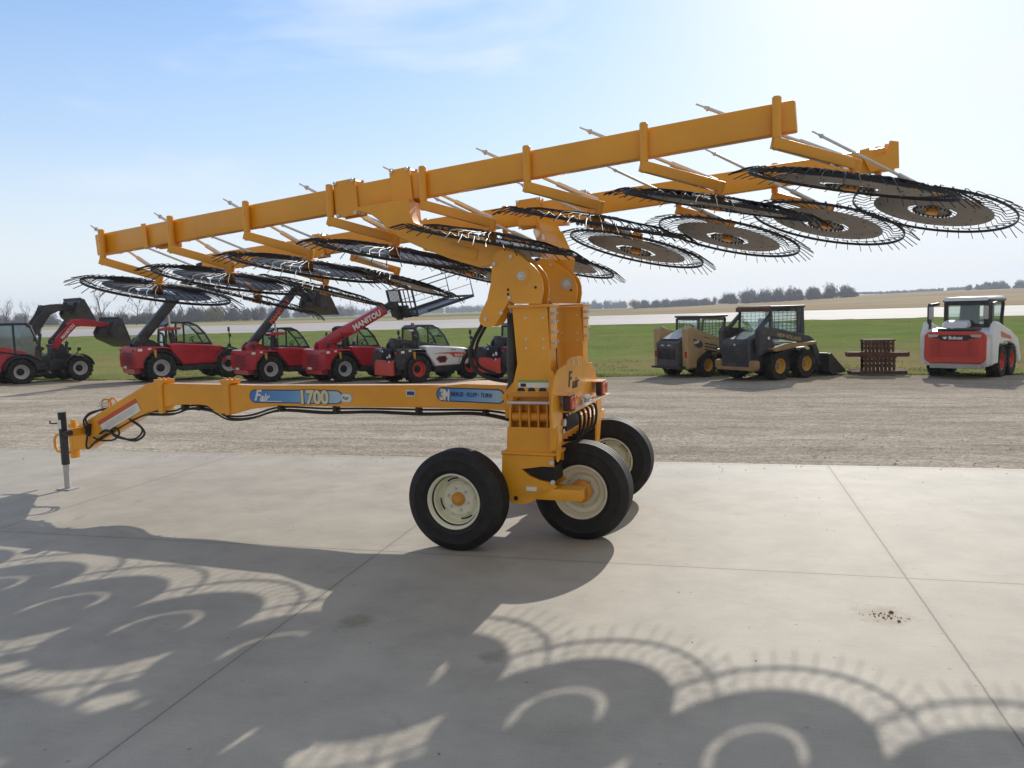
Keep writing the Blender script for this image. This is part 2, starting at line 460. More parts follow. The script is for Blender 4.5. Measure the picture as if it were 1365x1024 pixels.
# ------------------------------------------------------------------ mesh helpers
class MB:
    def __init__(s):
        s.bm = bmesh.new()

    def box(s, c, d, rot=None, bev=0.0):
        r = bmesh.ops.create_cube(s.bm, size=1.0)
        vs = r['verts']
        mt = Matrix.Translation(c) @ (rot.to_4x4() if rot else Matrix.Identity(4)) @ Matrix.Diagonal((*d, 1))
        bmesh.ops.transform(s.bm, matrix=mt, verts=vs)
        if bev:
            es = list({e for v in vs for e in v.link_edges})
            bmesh.ops.bevel(s.bm, geom=es, offset=bev, segments=2, affect='EDGES', profile=0.5)
        return s

    def bar(s, p0, p1, w, h, up=(0, 0, 1), bev=0.0):
        """a rectangular bar from p0 to p1, w wide, h high"""
        p0, p1 = Vector(p0), Vector(p1)
        x = (p1 - p0)
        L = x.length
        x.normalize()
        y = Vector(up).cross(x)
        y.normalize()
        z = x.cross(y)
        rot = Matrix((x, y, z)).transposed()
        return s.box((p0 + p1) / 2, (L, w, h), rot, bev)

    def prism(s, pts, a0, a1, ax='y', bev=0.0):
        """extrude a 2D outline along one axis; outline coordinates are the two others"""
        def P(u, v, a):
            return {'y': (u, a, v), 'x': (a, u, v), 'z': (u, v, a)}[ax]
        A = [s.bm.verts.new(P(u, v, a0)) for u, v in pts]
        B = [s.bm.verts.new(P(u, v, a1)) for u, v in pts]
        n = len(pts)
        fs = [s.bm.faces.new(A), s.bm.faces.new(B[::-1])]
        for i in range(n):
            fs.append(s.bm.faces.new((A[i], B[i], B[(i + 1) % n], A[(i + 1) % n])))
        bmesh.ops.recalc_face_normals(s.bm, faces=fs)
        if bev:
            es = [e for e in (set(fs[0].edges) | set(fs[1].edges))]
            bmesh.ops.bevel(s.bm, geom=es, offset=bev, segments=1, affect='EDGES')
        return s

    def tube(s, pts, r, n=8, cap=True, closed=False):
        pts = [Vector(p) for p in pts]
        rs = r if isinstance(r, (list, tuple)) else [r] * len(pts)
        rings = []
        m = len(pts)
        prev = None
        for i, p in enumerate(pts):
            if closed:
                d = pts[(i + 1) % m] - pts[i - 1]
            else:
                d = pts[min(i + 1, m - 1)] - pts[max(i - 1, 0)]
            d.normalize()
            if prev is None:
                a = Vector((0, 0, 1)) if abs(d.z) < 0.9 else Vector((1, 0, 0))
                u = d.cross(a).normalized()
            else:
                u = (prev - d * prev.dot(d)).normalized()
            prev = u
            w = d.cross(u)
            rings.append([s.bm.verts.new(p + rs[i] * (math.cos(2 * PI * k / n) * u + math.sin(2 * PI * k / n) * w)) for k in range(n)])
        for i in range(m if closed else m - 1):
            A, B = rings[i], rings[(i + 1) % m]
            for k in range(n):
                s.bm.faces.new((A[k], A[(k + 1) % n], B[(k + 1) % n], B[k]))
        if cap and not closed:
            s.bm.faces.new(rings[0][::-1])
            s.bm.faces.new(rings[-1])
        return s

    def cyl(s, p0, p1, r0, r1=None, n=16):
        return s.tube([p0, p1], [r0, r0 if r1 is None else r1], n)

    def lathe(s, prof, c=(0, 0, 0), ax='y', n=40, closed=True, cap=True):
        """revolve (radius, height) pairs about an axis; closed joins the profile's ends"""
        c = Vector(c)

        def P(r, h, a):
            u, v = r * math.cos(a), r * math.sin(a)
            return c + Vector({'y': (u, h, v), 'x': (h, u, v), 'z': (u, v, h)}[ax])
        rings = [[s.bm.verts.new(P(r, h, 2 * PI * k / n)) for k in range(n)] for r, h in prof]
        m = len(prof)
        fs = []
        for i in range(m if closed else m - 1):
            A, B = rings[i], rings[(i + 1) % m]
            for k in range(n):
                fs.append(s.bm.faces.new((A[k], A[(k + 1) % n], B[(k + 1) % n], B[k])))
        if not closed and cap:
            if prof[0][0] > 1e-5:
                fs.append(s.bm.faces.new(rings[0]))
            if prof[-1][0] > 1e-5:
                fs.append(s.bm.faces.new(rings[-1]))
        bmesh.ops.remove_doubles(s.bm, verts=[v for r in rings for v in r], dist=1e-6)
        bmesh.ops.recalc_face_normals(s.bm, faces=[f for f in fs if f.is_valid])
        return s

    def mesh(s, name, mat, smooth=True, angle=35):
        me = bpy.data.meshes.new(name)
        s.bm.to_mesh(me)
        s.bm.free()
        me.materials.append(M[mat] if isinstance(mat, str) else mat)
        if smooth and len(me.polygons):
            me.polygons.foreach_set('use_smooth', [True] * len(me.polygons))
            me.set_sharp_from_angle(angle=R_(angle))
        return me

    def build(s, name, mat, parent=None, smooth=True, angle=35, loc=None, rot=None):
        o = bpy.data.objects.new(name, s.mesh(name, mat, smooth, angle))
        COL.objects.link(o)
        if parent:
            o.parent = parent
        if loc is not None:
            o.location = loc
        if rot is not None:
            o.rotation_euler = rot
        return o


def inst(name, me, parent=None, loc=(0, 0, 0), rot=None, scale=None):
    o = bpy.data.objects.new(name, me)
    COL.objects.link(o)
    if parent:
        o.parent = parent
    o.location = loc
    if rot is not None:
        o.rotation_euler = rot
    if scale is not None:
        o.scale = scale
    return o


def thing(name, label, cat, loc, rz=0.0, group=None, scale=1.0):
    o = bpy.data.objects.new(name, None)
    COL.objects.link(o)
    o.empty_display_size = 0.3
    o.location = loc
    o.rotation_euler = (0, 0, rz)
    o.scale = (scale,) * 3
    tag(o, label, cat, group)
    return o


def tag(o, label, cat, group=None):
    o['label'] = label
    o['category'] = cat
    if group:
        o['group'] = group
    return o


def struct(o):
    o['kind'] = 'structure'
    return o


def text(name, body, size, mat, parent, loc, rot, shear=0.0, thick=0.0, ext=0.0015, sx=1.0, align='LEFT'):
    cu = bpy.data.curves.new(name, 'FONT')
    cu.body = body
    cu.size = size
    cu.shear = shear
    cu.offset = thick
    cu.extrude = ext
    cu.resolution_u = 3
    cu.align_x = align
    tmp = bpy.data.objects.new(name, cu)
    COL.objects.link(tmp)
    dg = bpy.context.evaluated_depsgraph_get()
    me = bpy.data.meshes.new_from_object(tmp.evaluated_get(dg))
    bpy.data.objects.remove(tmp)
    bpy.data.curves.remove(cu)
    me.materials.clear()
    me.materials.append(M[mat])
    o = inst(name, me, parent, loc, rot, (sx, 1, 1))
    return o


def arc(cx, cz, r, a0, a1, n):
    return [(cx + r * math.cos(R_(a0 + (a1 - a0) * i / n)), cz + r * math.sin(R_(a0 + (a1 - a0) * i / n))) for i in range(n + 1)]


def pill(x0, x1, z0, z1, n=8):
    r = (z1 - z0) / 2
    zc = (z0 + z1) / 2
    return arc(x1 - r, zc, r, -90, 90, n) + arc(x0 + r, zc, r, 90, 270, n)


def spline(pts, n=6):
    P = [Vector(p) for p in pts]
    out = []
    for i in range(len(P) - 1):
        a, b, c, d = P[max(i - 1, 0)], P[i], P[i + 1], P[min(i + 2, len(P) - 1)]
        for k in range(n):
            t = k / n
            out.append(0.5 * ((2 * b) + (c - a) * t + (2 * a - 5 * b + 4 * c - d) * t * t + (3 * b - a - 3 * c + d) * t ** 3))
    out.append(P[-1])
    return out


# ------------------------------------------------------------------ terrain
def sm(a, b, x):
    t = min(1, max(0, (x - a) / (b - a)))
    return t * t * (3 - 2 * t)


PR = [(9.55, 0), (9.7, -.03), (25.5, -.36), (31, -.5), (36, -.35), (46, .62), (48, .77), (72, 1.06), (78, .95), (300, .3), (1500, -1), (4000, -3)]


def prof(s):
    if s <= PR[0][0]:
        return 0.0
    for (a, za), (b, zb) in zip(PR, PR[1:]):
        if s <= b:
            return za + (zb - za) * (s - a) / (b - a)
    return PR[-1][1]


def xy(s, t):
    return s * NX + t * NY, s * NY - t * NX


def gz(x, y):
    s = x * NX + y * NY
    z = prof(s)
    if s > 75 and y > 1:
        z += 4.4 * sm(.12, .62, x / y) * sm(85, 420, s) * (1 + max(0, s - 420) / 420)
    return z


def sheet(name, mat, srows, tcols, dz=0.0, jitter=0.0, nz=0.0):
    bm = bmesh.new()
    rows = []
    for i, s in enumerate(srows):
        row = []
        for t in tcols:
            ss = s
            if i == 0 and jitter:
                ss += jitter * (mnoise.noise((t * 0.6, 0.3, 0)) + 0.6 * mnoise.noise((t * 2.3, 4.3, 0)))
            x, y = xy(ss, t)
            z = gz(x, y) + dz
            if nz:
                z += nz * mnoise.noise((x * 0.7, y * 0.7, 1.3)) * min(1, max(0, (s - srows[0]) / 0.6))
            row.append(bm.verts.new((x, y, z)))
        rows.append(row)
    for A, B in zip(rows, rows[1:]):
        for k in range(len(tcols) - 1):
            bm.faces.new((A[k], A[k + 1], B[k + 1], B[k]))
    me = bpy.data.meshes.new(name)
    bm.normal_update()
    bm.to_mesh(me)
    bm.free()
    me.materials.append(M[mat])
    me.polygons.foreach_set('use_smooth', [True] * len(me.polygons))
    o = bpy.data.objects.new(name, me)
    COL.objects.link(o)
    return struct(o)


def frange(a, b, n):
    return [a + (b - a) * i / n for i in range(n + 1)]


WIDE = [-1300, -1000, -700, -400, -250, -160, -100, -70, -50] + frange(-40, 60, 50) + [70, 85, 100, 130, 160, 200, 250, 320, 400, 500, 650, 900, 1300]
pad = MB()
pad.box((0, 0, -0.15), (120, 60, 0.3))
o = pad.build('concrete_pad', 'concrete', smooth=False)
cx, cy = xy(9.55 - 30, 0)
o.location = (cx, cy, 0)
o.rotation_euler = (0, 0, -R_(14.4))
struct(o)
sheet('gravel_yard', 'gravel', [9.45, 9.56] + frange(9.7, 28, 60), frange(-60, 70, 260), -0.012, 0.0, 0.035)
sheet('grass', 'grass', frange(25.2, 48.6, 40), frange(-75, 90, 160), 0.012, 0.45, 0.06)
sheet('grass_verge', 'grass', frange(26, 48.6, 10), frange(-400, -75, 20), 0.012)
sheet('grass_verge', 'grass', frange(26, 48.6, 10), frange(90, 400, 20), 0.012)
sheet('road', 'road', frange(48, 72.4, 8), WIDE, 0.02)
sheet('field', 'field', [72, 74, 76, 78, 82, 88, 95, 105, 120, 140, 170, 200, 240, 290, 340, 380, 420, 500, 650, 900, 1300], WIDE, 0.0)
sheet('subsoil', 'field', [8, 30, 50, 73], WIDE, -0.6)
# ------------------------------------------------------------------ the hay rake
TH = R_(19.5)
RO = Vector((0.3736, 7.1663, 0))
rake = thing('hay_rake', 'amber yellow wheel rake folded up on the concrete, rows of spiked wheels overhead', 'hay rake', RO, -TH)
AX = Vector((math.cos(TH), -math.sin(TH), 0))
BX = Vector((math.sin(TH), math.cos(TH), 0))


def loc_v(v):
    v = Vector(v)
    return Vector((v.dot(AX), v.dot(BX), v.z))


def loc_p(p):
    return loc_v(Vector(p) - RO)


# --- main beams, their posts, arms, rods and raking wheels
NB0, NBd = loc_p((-3.943, 7.968, 2.625)), loc_v((.826, -.351, .067))
NH0, NHd = loc_p((-3.466, 7.908, 2.150)), loc_v((.830, -.342, .071))
FH0, FHd = loc_p((-2.989, 9.471, 2.061)), loc_v((.856, -.268, .075))
FB0, FBd = FH0 + loc_v((-.49, .0, .455)), FHd
N_near = (loc_v((.215, -.08, .973)).normalized(), loc_v((.172, -.135, .976)).normalized())
N_far = (loc_v((.262, .055, .963)).normalized(), loc_v((.262, .066, .963)).normalized())


def beam(name, P, D, k0, k1, front):
    mb = MB()
    mb.bar(P + D * k0, P + D * k1, 0.10, 0.205, bev=0.012)
    return mb.build(name, 'yellow', rake)


beam('main_beam', NB0, NBd, -0.14, 7.14, -1)
beam('main_beam', FB0, FBd, -0.14, 8.06, -1)

# one raking wheel, axis along local z
RW = 0.68
mb = MB()
mb.lathe([(RW - .004, -.0115), (RW + .004, -.0115), (RW + .004, .0115), (RW - .004, .0115)], ax='z', n=72)
ring_me = mb.mesh('rim_ring', 'black_steel')
mb = MB()
mb.lathe([(.203, -.012), (.485, -.004), (.497, -.002), (.497, .002), (.485, .0), (.203, -.008)], ax='z', n=64)
for k in range(16):
    a = 2 * PI * k / 16
    r = .36 if k % 2 else .44
    mb.cyl((r * math.cos(a), r * math.sin(a), -.014), (r * math.cos(a), r * math.sin(a), .004), .009, n=6)
guard_me = mb.mesh('wind_guard', 'grey_disc')
guard_me.materials.append(M['black_steel'])
for p_ in guard_me.polygons:
    if p_.normal.z > .5:
        p_.material_index = 1
mb = MB()
NT = 44
for k in range(NT):
    a = 2 * PI * k / NT
    pth = [(.10, .068, 0), (.18, .066, 0), (.30, .056, 0), (.46, .052, 0), (.545, .035, .012), (.585, .004, .050), (.63, .012, .030), (.672, .028, .010), (.72, .012, .018), (.815, -.035, .035)]
    bend = random.gauss(0, .012)
    lift = random.gauss(0, .010)
    pts = [(r * math.cos(a + da + (bend if r > .7 else 0)), r * math.sin(a + da + (bend if r > .7 else 0)), z + (lift if r > .75 else 0)) for r, z, da in pth]
    mb.tube(pts, .0037, 4)
    # clip that bolts the tine to the ring
    ca, sa = math.cos(a + .01), math.sin(a + .01)
    mb.box((.669 * ca, .669 * sa, .017), (.014, .010, .007), Matrix.Rotation(a, 3, 'Z'))
tines_me = mb.mesh('tines', 'black_steel')
mb = MB()
mb.lathe([(0, -.035), (.045, -.035), (.05, -.03), (.05, .045), (.062, .05), (.062, .075), (.035, .08), (.03, .125), (0, .125)], ax='z', n=20, closed=False)
hub_me = mb.mesh('hub', 'yellow_worn')
mb = MB()
mb.lathe([(.05, .054), (.176, .052), (.179, .056), (.179, .062), (.05, .064)], ax='z', n=40)
mb.lathe([(.05, -.004), (.165, -.016), (.165, -.011), (.05, .0)], ax='z', n=40)
for k in range(NT // 2):
    a = 2 * PI * (k + .5) / (NT // 2)
    mb.cyl((.15 * math.cos(a), .15 * math.sin(a), .062), (.15 * math.cos(a), .15 * math.sin(a), .074), .010, n=6)
    mb.cyl((.15 * math.cos(a), .15 * math.sin(a), -.030), (.15 * math.cos(a), .15 * math.sin(a), -.012), .009, n=6)
clamp_me = mb.mesh('rake_wheel', simple('oiled_steel', (.10, .095, .09), .3, metal=.8, var=.3, scale=30))


def raking_wheel(c, N, a):
    q = N.to_track_quat('Z', 'Y') @ Matrix.Rotation(a, 3, 'Z').to_quaternion()
    w = inst('rake_wheel', clamp_me, rake, c)
    w.rotation_mode = 'QUATERNION'
    w.rotation_quaternion = q
    inst('rim_ring', ring_me, w)
    inst('wind_guard', guard_me, w)
    inst('tines', tines_me, w)
    inst('hub', hub_me, w)


def row(BP, BD, HP, HD, n, NN, far):
    dirB = BD.normalized()
    side = -1
    for k in range(n):
        b = BP + BD * k
        h = HP + HD * k
        N = NN[0].lerp(NN[1], k / (n - 1)).normalized()
        raking_wheel(h, N, k * 0.7)
        # upright pivot post welded to the face of the beam
        off = Vector((0, -.087, 0)) if not far else Vector((0, .087, 0))
        mb = MB()
        mb.lathe([(0, -.135), (.031, -.135), (.031, .125), (.024, .134), (0, .137)], ax='z', n=18, closed=False)
        mb.box((0, .02 if not far else -.02, 0), (.03, .05, .17))
        mb.cyl((0, -.034, .02), (0, -.038, .02), .008, n=8)
        p = mb.build('pivot_post', 'yellow', rake, loc=b + off)
        # trailing arm from the post's foot to the wheel hub
        a0 = b + off + Vector((0, 0, -.172))
        a1 = h + N * .135
        mb = MB()
        mb.bar(a0 - (a1 - a0).normalized() * .03, a1 + (a1 - a0).normalized() * .03, .055, .075, bev=.004)
        mb.cyl(a1 + N * .03, a1 - N * .05, .034, n=14)
        mb.cyl(a0 + Vector((0, 0, .05)), a0 - Vector((0, 0, .04)), .026, n=12)
        mb.build('wheel_arm', 'yellow', rake)
        # spring rod
        if not far:
            r0 = b + loc_v((-.372, .474, .21))
            r1 = h + loc_v((-.02, .06, .13)) + N * .06
        else:
            r0 = b + loc_v((-.66, -.30, .18))
            r1 = h + loc_v((-.10, -.12, .10)) + N * .06
        d = (r1 - r0).normalized()
        mb = MB()
        mb.cyl(r0, r1, .0125, n=10)
        mb.cyl(r0 - d * .07, r0, .007, n=6)
        mb.cyl(r0 + d * .02, r0 + d * .032, .021, n=8)
        mb.cyl(r1 - d * .34, r1 - d * .03, .021, n=10)
        mb.cyl(r1 - d * .03, r1 + d * .03, .026, n=8)
        mb.build('spring_rod', 'zinc', rake)
        # small lug that carries the rod
        mb = MB()
        m0 = b + Vector((0, (.05 if not far else -.05), -.09))
        m1 = r0 + d * (d.dot(m0 - r0))
        mb.bar(m0, m0 + (m1 - m0) * .45, .04, .012)
        mb.build('rod_lug', 'yellow', rake)


row(NB0, NBd, NH0, NHd, 8, N_near, False)
row(FB0, FBd, FH0, FHd, 9, N_far, True)


# clamp plates where the near beam is held, and the folding joint further left
def collar(P, D, k, L, h, w, name, bolts=True):
    c = P + D * k
    d = D.normalized()
    mb = MB()
    y = Vector((0, 0, 1)).cross(d).normalized()
    z = d.cross(y)
    for sgn in (-1, 1):
        o0 = y * (sgn * (w / 2 + .008))
        mb.bar(c + o0 - d * L / 2, c + o0 + d * L / 2, .014, h)
    o = mb.build(name, 'yellow', rake)
    if bolts:
        mb = MB()
        for sx in (-1, 1):
            for sz in (-1, 1):
                q = c + d * (sx * (L / 2 - .022)) + z * (sz * (h / 2 - .016))
                mb.cyl(q - y * (w / 2 + .012), q - y * (w / 2 + .03), .016, n=6)
                mb.cyl(q - y * (w / 2 - .0), q + y * (w / 2 + .03), .010, n=6)
        mb.build('bolt', 'zinc', o)


collar(NB0, NBd, 3.17, .22, .30, .11, 'clamp_plate')
collar(NB0, NBd, 3.77, .19, .31, .11, 'clamp_plate')
collar(NB0, NBd, .62, .05, .225, .125, 'fold_joint', False)
mb = MB()
c = NB0 + NBd * .8
mb.bar(c + Vector((-.12, .075, -.012)), c + Vector((.14, .062, -.005)), .03, .245)
mb.build('fold_joint', 'yellow', rake)
collar(FB0, FBd, 4.35, .26, .29, .11, 'clamp_plate')
collar(FB0, FBd, 4.9, .22, .29, .11, 'clamp_plate')
collar(FB0, FBd, 1.6, .16, .26, .11, 'fold_joint')
# stop bracket on the far beam's end
e = FB0 + FBd * 7.98
mb = MB()
for sgn in (-1, 1):
    mb.prism([(-.08, -.1), (.16, -.1), (.17, .13), (.10, .15), (.05, .04), (-.04, .02), (-.08, .11), (-.16, .10)], sgn * .075 - .007, sgn * .075 + .007)
mb.build('stop_bracket', 'yellow', rake, loc=e, rot=(0, -.08, .15))

_before = set(rake.children)
# --- tongue
TY0, TY1 = -.15, -.01
mb = MB()
mb.prism([(-4.46, 1.185), (-3.36, 1.172), (-3.05, 1.168), (-.30, 1.19), (-.30, .97), (-2.83, .962), (-3.2, .925), (-3.42, .868), (-3.60, .868), (-3.74, .955), (-3.95, .962), (-4.2, .945), (-4.36, .905), (-4.5, .868)], TY0, TY1, bev=.008)
mb.build('tongue', 'yellow', rake)
mb = MB()
mb.prism([(-5.66, .64), (-4.50, 1.185), (-4.42, 1.19), (-4.42, .885), (-4.52, .868), (-5.42, .43), (-5.66, .42)], TY0 + .004, TY1 - .004, bev=.008)
mb.build('drawbar', 'yellow', rake)
for x in (-4.33, -3.47):
    mb = MB()
    mb.prism([(x - .075, 1.225), (x + .075, 1.225), (x + .065, 1.19), (x + .035, 1.17), (x + .035, .88), (x + .02, .86), (x - .02, .86), (x - .035, .88), (x - .035, 1.17), (x - .065, 1.19)], TY0 - .022, TY1 + .01, bev=.005)
    for dx in (-.06, 0, .06):
        mb.cyl((x + dx, -.09, 1.222), (x + dx, -.09, 1.245), .015, n=6)
    mb.build('splice_flange', 'yellow', rake)
# flare at the rear of the tongue
mb = MB()
bm = mb.bm
lo, hi = .975, 1.196
vs = [bm.verts.new(p) for p in ((-1.38, .044, .962), (-.16, -.226, .962), (-.16, .42, .962), (-1.38, .20, .962), (-1.38, .044, 1.14), (-.16, -.226, 1.19), (-.16, .42, 1.19), (-1.38, .20, 1.14), (-.85, -.07, 1.19), (-.85, .29, 1.19))]
for f in ((0, 1, 2, 3), (0, 4, 8, 5, 1), (3, 2, 6, 9, 7), (4, 7, 9, 8), (8, 9, 6, 5), (1, 5, 6, 2), (0, 3, 7, 4)):
    bm.faces.new([vs[i] for i in f])
bmesh.ops.recalc_face_normals(bm, faces=bm.faces[:])
mb.build('tongue_gusset', 'yellow', rake)
# hitch end: mounting tube, clevis, ring
mb = MB()
mb.box((-5.66, -.10, .52), (.05, .10, .40), bev=.006)
mb.box((-5.615, -.13, .70), (.05, .05, .13), bev=.004)
mb.build('hitch_mount', 'yellow', rake)
mb = MB()
mb.tube([(-5.68, -.15, .60), (-5.84, -.17, .59), (-5.875, -.17, .54), (-5.875, -.17, .45), (-5.84, -.17, .40), (-5.68, -.15, .39)], .016, 8)
mb.build('hitch_ring', 'yellow', rake)
# parking jack
mb = MB()
mb.cyl((-5.615, -.275, .285), (-5.615, -.275, .865), .042, n=20)
mb.cyl((-5.615, -.275, .86), (-5.615, -.275, .872), .044, n=20)
jack = mb.build('parking_jack', 'black_paint', rake)
mb = MB()
mb.cyl((-5.615, -.275, .02), (-5.615, -.275, .29), .031, n=18)
mb.box((-5.615, -.275, .008), (.19, .13, .014))
mb.build('jack_leg', 'light_grey', jack)
mb = MB()
mb.tube([(-5.65, -.275, .745), (-5.72, -.275, .745), (-5.74, -.275, .742), (-5.80, -.275, .742), (-5.802, -.275, .77)], .009, 8)
mb.build('crank_handle', 'black_paint', jack)
mb = MB()
mb.box((-5.57, -.24, .635), (.06, .06, .06), bev=.01)
mb.cyl((-5.56, -.26, .635), (-5.56, -.31, .635), .03, n=12)
mb.build('jack_pin', 'black_paint', jack)
mb = MB()
mb.box((-5.615, -.3185, .74), (.05, .002, .10))
mb.build('decal', 'white_decal', jack)
# lever cluster over the drawbar
mb = MB()
mb.tube(spline([(-5.22, -.06, .80), (-5.25, -.06, .93), (-5.23, -.06, .985), (-5.15, -.06, .99), (-5.12, -.06, .95), (-5.14, -.06, .86)]), .011, 6)
mb.tube(spline([(-5.17, -.03, .82), (-5.19, -.03, .95), (-5.13, -.03, 1.0), (-5.07, -.03, .97), (-5.09, -.03, .86)]), .011, 6)
mb.box((-5.16, -.04, .84), (.12, .08, .04), bev=.006)
mb.build('hose_holder', 'yellow_worn', rake)
mb = MB()
for dz in (0, .05, .09):
    mb.cyl((-5.29, -.06, .88 + dz * .8), (-5.17, -.06, .875 + dz * .8), .012, n=8)
mb.build('hose_coupling', 'zinc', rake)
# hoses under the tongue
for dy, dz in ((0, 0), (.03, -.03), (-.02, -.035)):
    y = -.12 + dy
    pts = [(-5.36, y, .52 + dz), (-5.2, y, .60 + dz), (-4.95, y, .72 + dz), (-4.62, y, .86 + dz), (-4.45, y, .875 + dz), (-4.2, y, .885 + dz), (-3.98, y, .945 + dz), (-3.7, y, .93 + dz), (-3.48, y, .845 + dz), (-3.2, y, .86 + dz), (-2.85, y, .945 + dz), (-2.3, y, .94 + dz * 1.3), (-1.8, y, .947 + dz), (-1.25, y, .945 + dz * 1.3), (-.75, y, .95 + dz), (-.45, y, .93 + dz * 1.5), (-.25, y, .87 + dz * 1.5)]
    MB().tube(spline(pts, 5), .0105, 8).build('hydraulic_hose', 'dark_hose', rake)
for x, z in ((-4.05, .925), (-3.85, .93), (-2.84, .935), (-2.2, .935), (-1.3, .935), (-.62, .93)):
    MB().box((x, -.11, z), (.045, .09, .065), bev=.008).build('hose_clip', 'dark_hose', rake)
MB().tube(spline([(-4.75, -.17, .78), (-4.60, -.17, .70), (-4.58, -.17, .62), (-4.72, -.17, .555), (-4.95, -.17, .60), (-5.10, -.17, .66), (-5.2, -.17, .62)], 8), .0125, 8).build('hydraulic_hose', 'dark_hose', rake)
MB().tube(spline([(-4.78, -.16, .79), (-4.63, -.16, .72), (-4.62, -.16, .64), (-4.74, -.16, .57), (-4.95, -.16, .58), (-5.05, -.16, .64), (-5.0, -.16, .69)], 8), .0105, 8).build('hydraulic_hose', 'dark_hose', rake)
MB().tube(spline([(-4.98, -.17, .70), (-4.92, -.17, .64), (-5.0, -.17, .56), (-5.2, -.17, .545), (-5.30, -.17, .58)], 8), .0105, 8).build('hydraulic_hose', 'dark_hose', rake)
MB().tube(spline([(-5.38, -.17, .60), (-5.40, -.18, .48), (-5.36, -.18, .455), (-5.25, -.18, .54), (-5.1, -.17, .62)], 8), .0105, 8).build('hydraulic_hose', 'dark_hose', rake)
MB().tube(spline([(-5.36, -.19, .655), (-5.40, -.19, .76), (-5.32, -.17, .85), (-5.2, -.1, .88), (-5.06, -.05, .875)], 8), .0105, 8).build('hydraulic_hose', 'dark_hose', rake)
MB().tube(spline([(-5.34, -.19, .70), (-5.36, -.19, .80), (-5.24, -.14, .87), (-5.1, -.08, .90), (-4.98, -.04, .87)], 8), .0105, 8).build('hydraulic_hose', 'dark_hose', rake)
MB().box((-5.36, -.17, .66), (.045, .04, .14), Matrix.Rotation(.2, 3, 'Y'), bev=.008).build('hose_clip', 'dark_hose', rake)

# warning decal on the drawbar
sl = math.atan2(.51, 1.08)
mb = MB()
mb.box((0, 0, .055), (.62, .003, .045))
mb.build('warning_decal', 'red_decal', rake, loc=(-4.93, TY0 - .001, .815), rot=(0, -sl, 0))
mb = MB()
mb.box((0, 0, 0), (.60, .003, .10))
dec = mb.build('warning_decal', 'white_decal', rake, loc=(-4.91, TY0 - .0015, .80), rot=(0, -sl, 0))
mb = MB()
for i in range(4):
    mb.box((0, -.003, .024 - .015 * i), (.5 - .07 * (i % 2), .002, .004))
mb.build('print_line', 'light_grey', dec)

# name decal on the tongue
UP = (PI / 2, 0, 0)
yd = TY0 - .002
o = MB().prism(pill(-3.19, -2.10, .990, 1.128), yd - .002, yd + .001).build('decal_border', 'navy_decal', rake)
MB().prism(pill(-3.18, -2.11, 1.000, 1.118), yd - .004, yd - .001).build('name_decal', 'blue_decal', rake)
text('lettering', 'F', .15, 'white_decal', rake, (-3.13, yd - .006, 1.02), UP, shear=.35, thick=.004, sx=.9)
text('lettering', 'air', .105, 'white_decal', rake, (-3.065, yd - .006, 1.015), UP, shear=.35, thick=.003)
MB().box((-2.93, yd - .0055, 1.010), (.26, .002, .006)).build('lettering', 'white_decal', rake)
text('lettering', '1700', .185, 'navy_decal', rake, (-2.60, yd - .0055, .994), UP, thick=.014, sx=.93)
text('lettering', '1700', .185, 'pale_yellow_decal', rake, (-2.60, yd - .008, .994), UP, thick=.008, sx=.93)
MB().prism(pill(-2.135, -1.985, 1.005, 1.10), yd - .002, yd + .001).build('round_badge', 'light_grey', rake)
MB().prism(pill(-2.12, -2.0, 1.015, 1.09), yd - .004, yd - .001).build('round_badge', 'white_decal', rake)
text('lettering', 'Fair', .05, 'navy_decal', rake, (-2.105, yd - .006, 1.036), UP, shear=.3)
MB().box((-1.36, yd, 1.105), (.10, .004, .065), bev=.001).build('serial_plate', 'zinc', rake)
MB().box((-1.36, yd - .003, 1.105), (.075, .003, .035)).build('serial_plate', 'navy_decal', rake)

# slogan decal on the flare: the face runs from (-1.28,-.154) to (-.20,-.62)
fx, fy = 1.10, -.244
fl = math.hypot(fx, fy)
fang = math.atan2(fy, fx)
flare = bpy.data.objects.new('slogan_decal', MB().prism(pill(.235, .985, 1.030, 1.142), -.004, -.001).mesh('slogan_decal', 'blue_decal'))
COL.objects.link(flare)
flare.parent = rake
flare.location = (-1.38, .0435, 0)
flare.rotation_euler = (0, 0, fang)
MB().prism(pill(.223, .997, 1.019, 1.153), -.003, .001).build('decal_border', 'navy_decal', flare)
text('lettering', 'MERGE · FLUFF · TURN', .056, 'navy_decal', flare, (.395, -.006, 1.073), UP, shear=.2, thick=.001, sx=.82)
text('lettering', '3', .14, 'pale_yellow_decal', flare, (.262, -.0075, 1.038), UP, thick=.007, shear=.15, sx=.9)
text('lettering', 'M', .14, 'white_decal', flare, (.315, -.009, 1.034), UP, thick=.006, shear=.15, sx=.6)

# the tongue and everything on it, moved back to the machine's middle line
moved = Matrix(((1.0298, 0, 0, -.0612), (0, 1, 0, .20), (0, 0, 1.026, -.0486), (0, 0, 0, 1)))
bpy.context.view_layer.update()
for o_ in rake.children:
    if o_ in _before or o_.name.split('.')[0] in ('parking_jack', 'tongue_gusset', 'slogan_decal'):
        continue
    m_ = o_.matrix_basis.copy()
    o_.data = o_.data.copy() if o_.data.users > 1 else o_.data
    o_.data.transform(m_)
    o_.data.transform(moved)
    for c_ in o_.children:
        c_.data.transform(c_.matrix_basis)
        c_.data.transform(m_)
        c_.data.transform(moved)
        c_.matrix_basis = Matrix.Identity(4)
    o_.matrix_basis = Matrix.Identity(4)
mb = MB()
mb.box((-5.66, -.07, .62), (.05, .30, .09), bev=.006)
mb.build('jack_mount', 'yellow', rake)

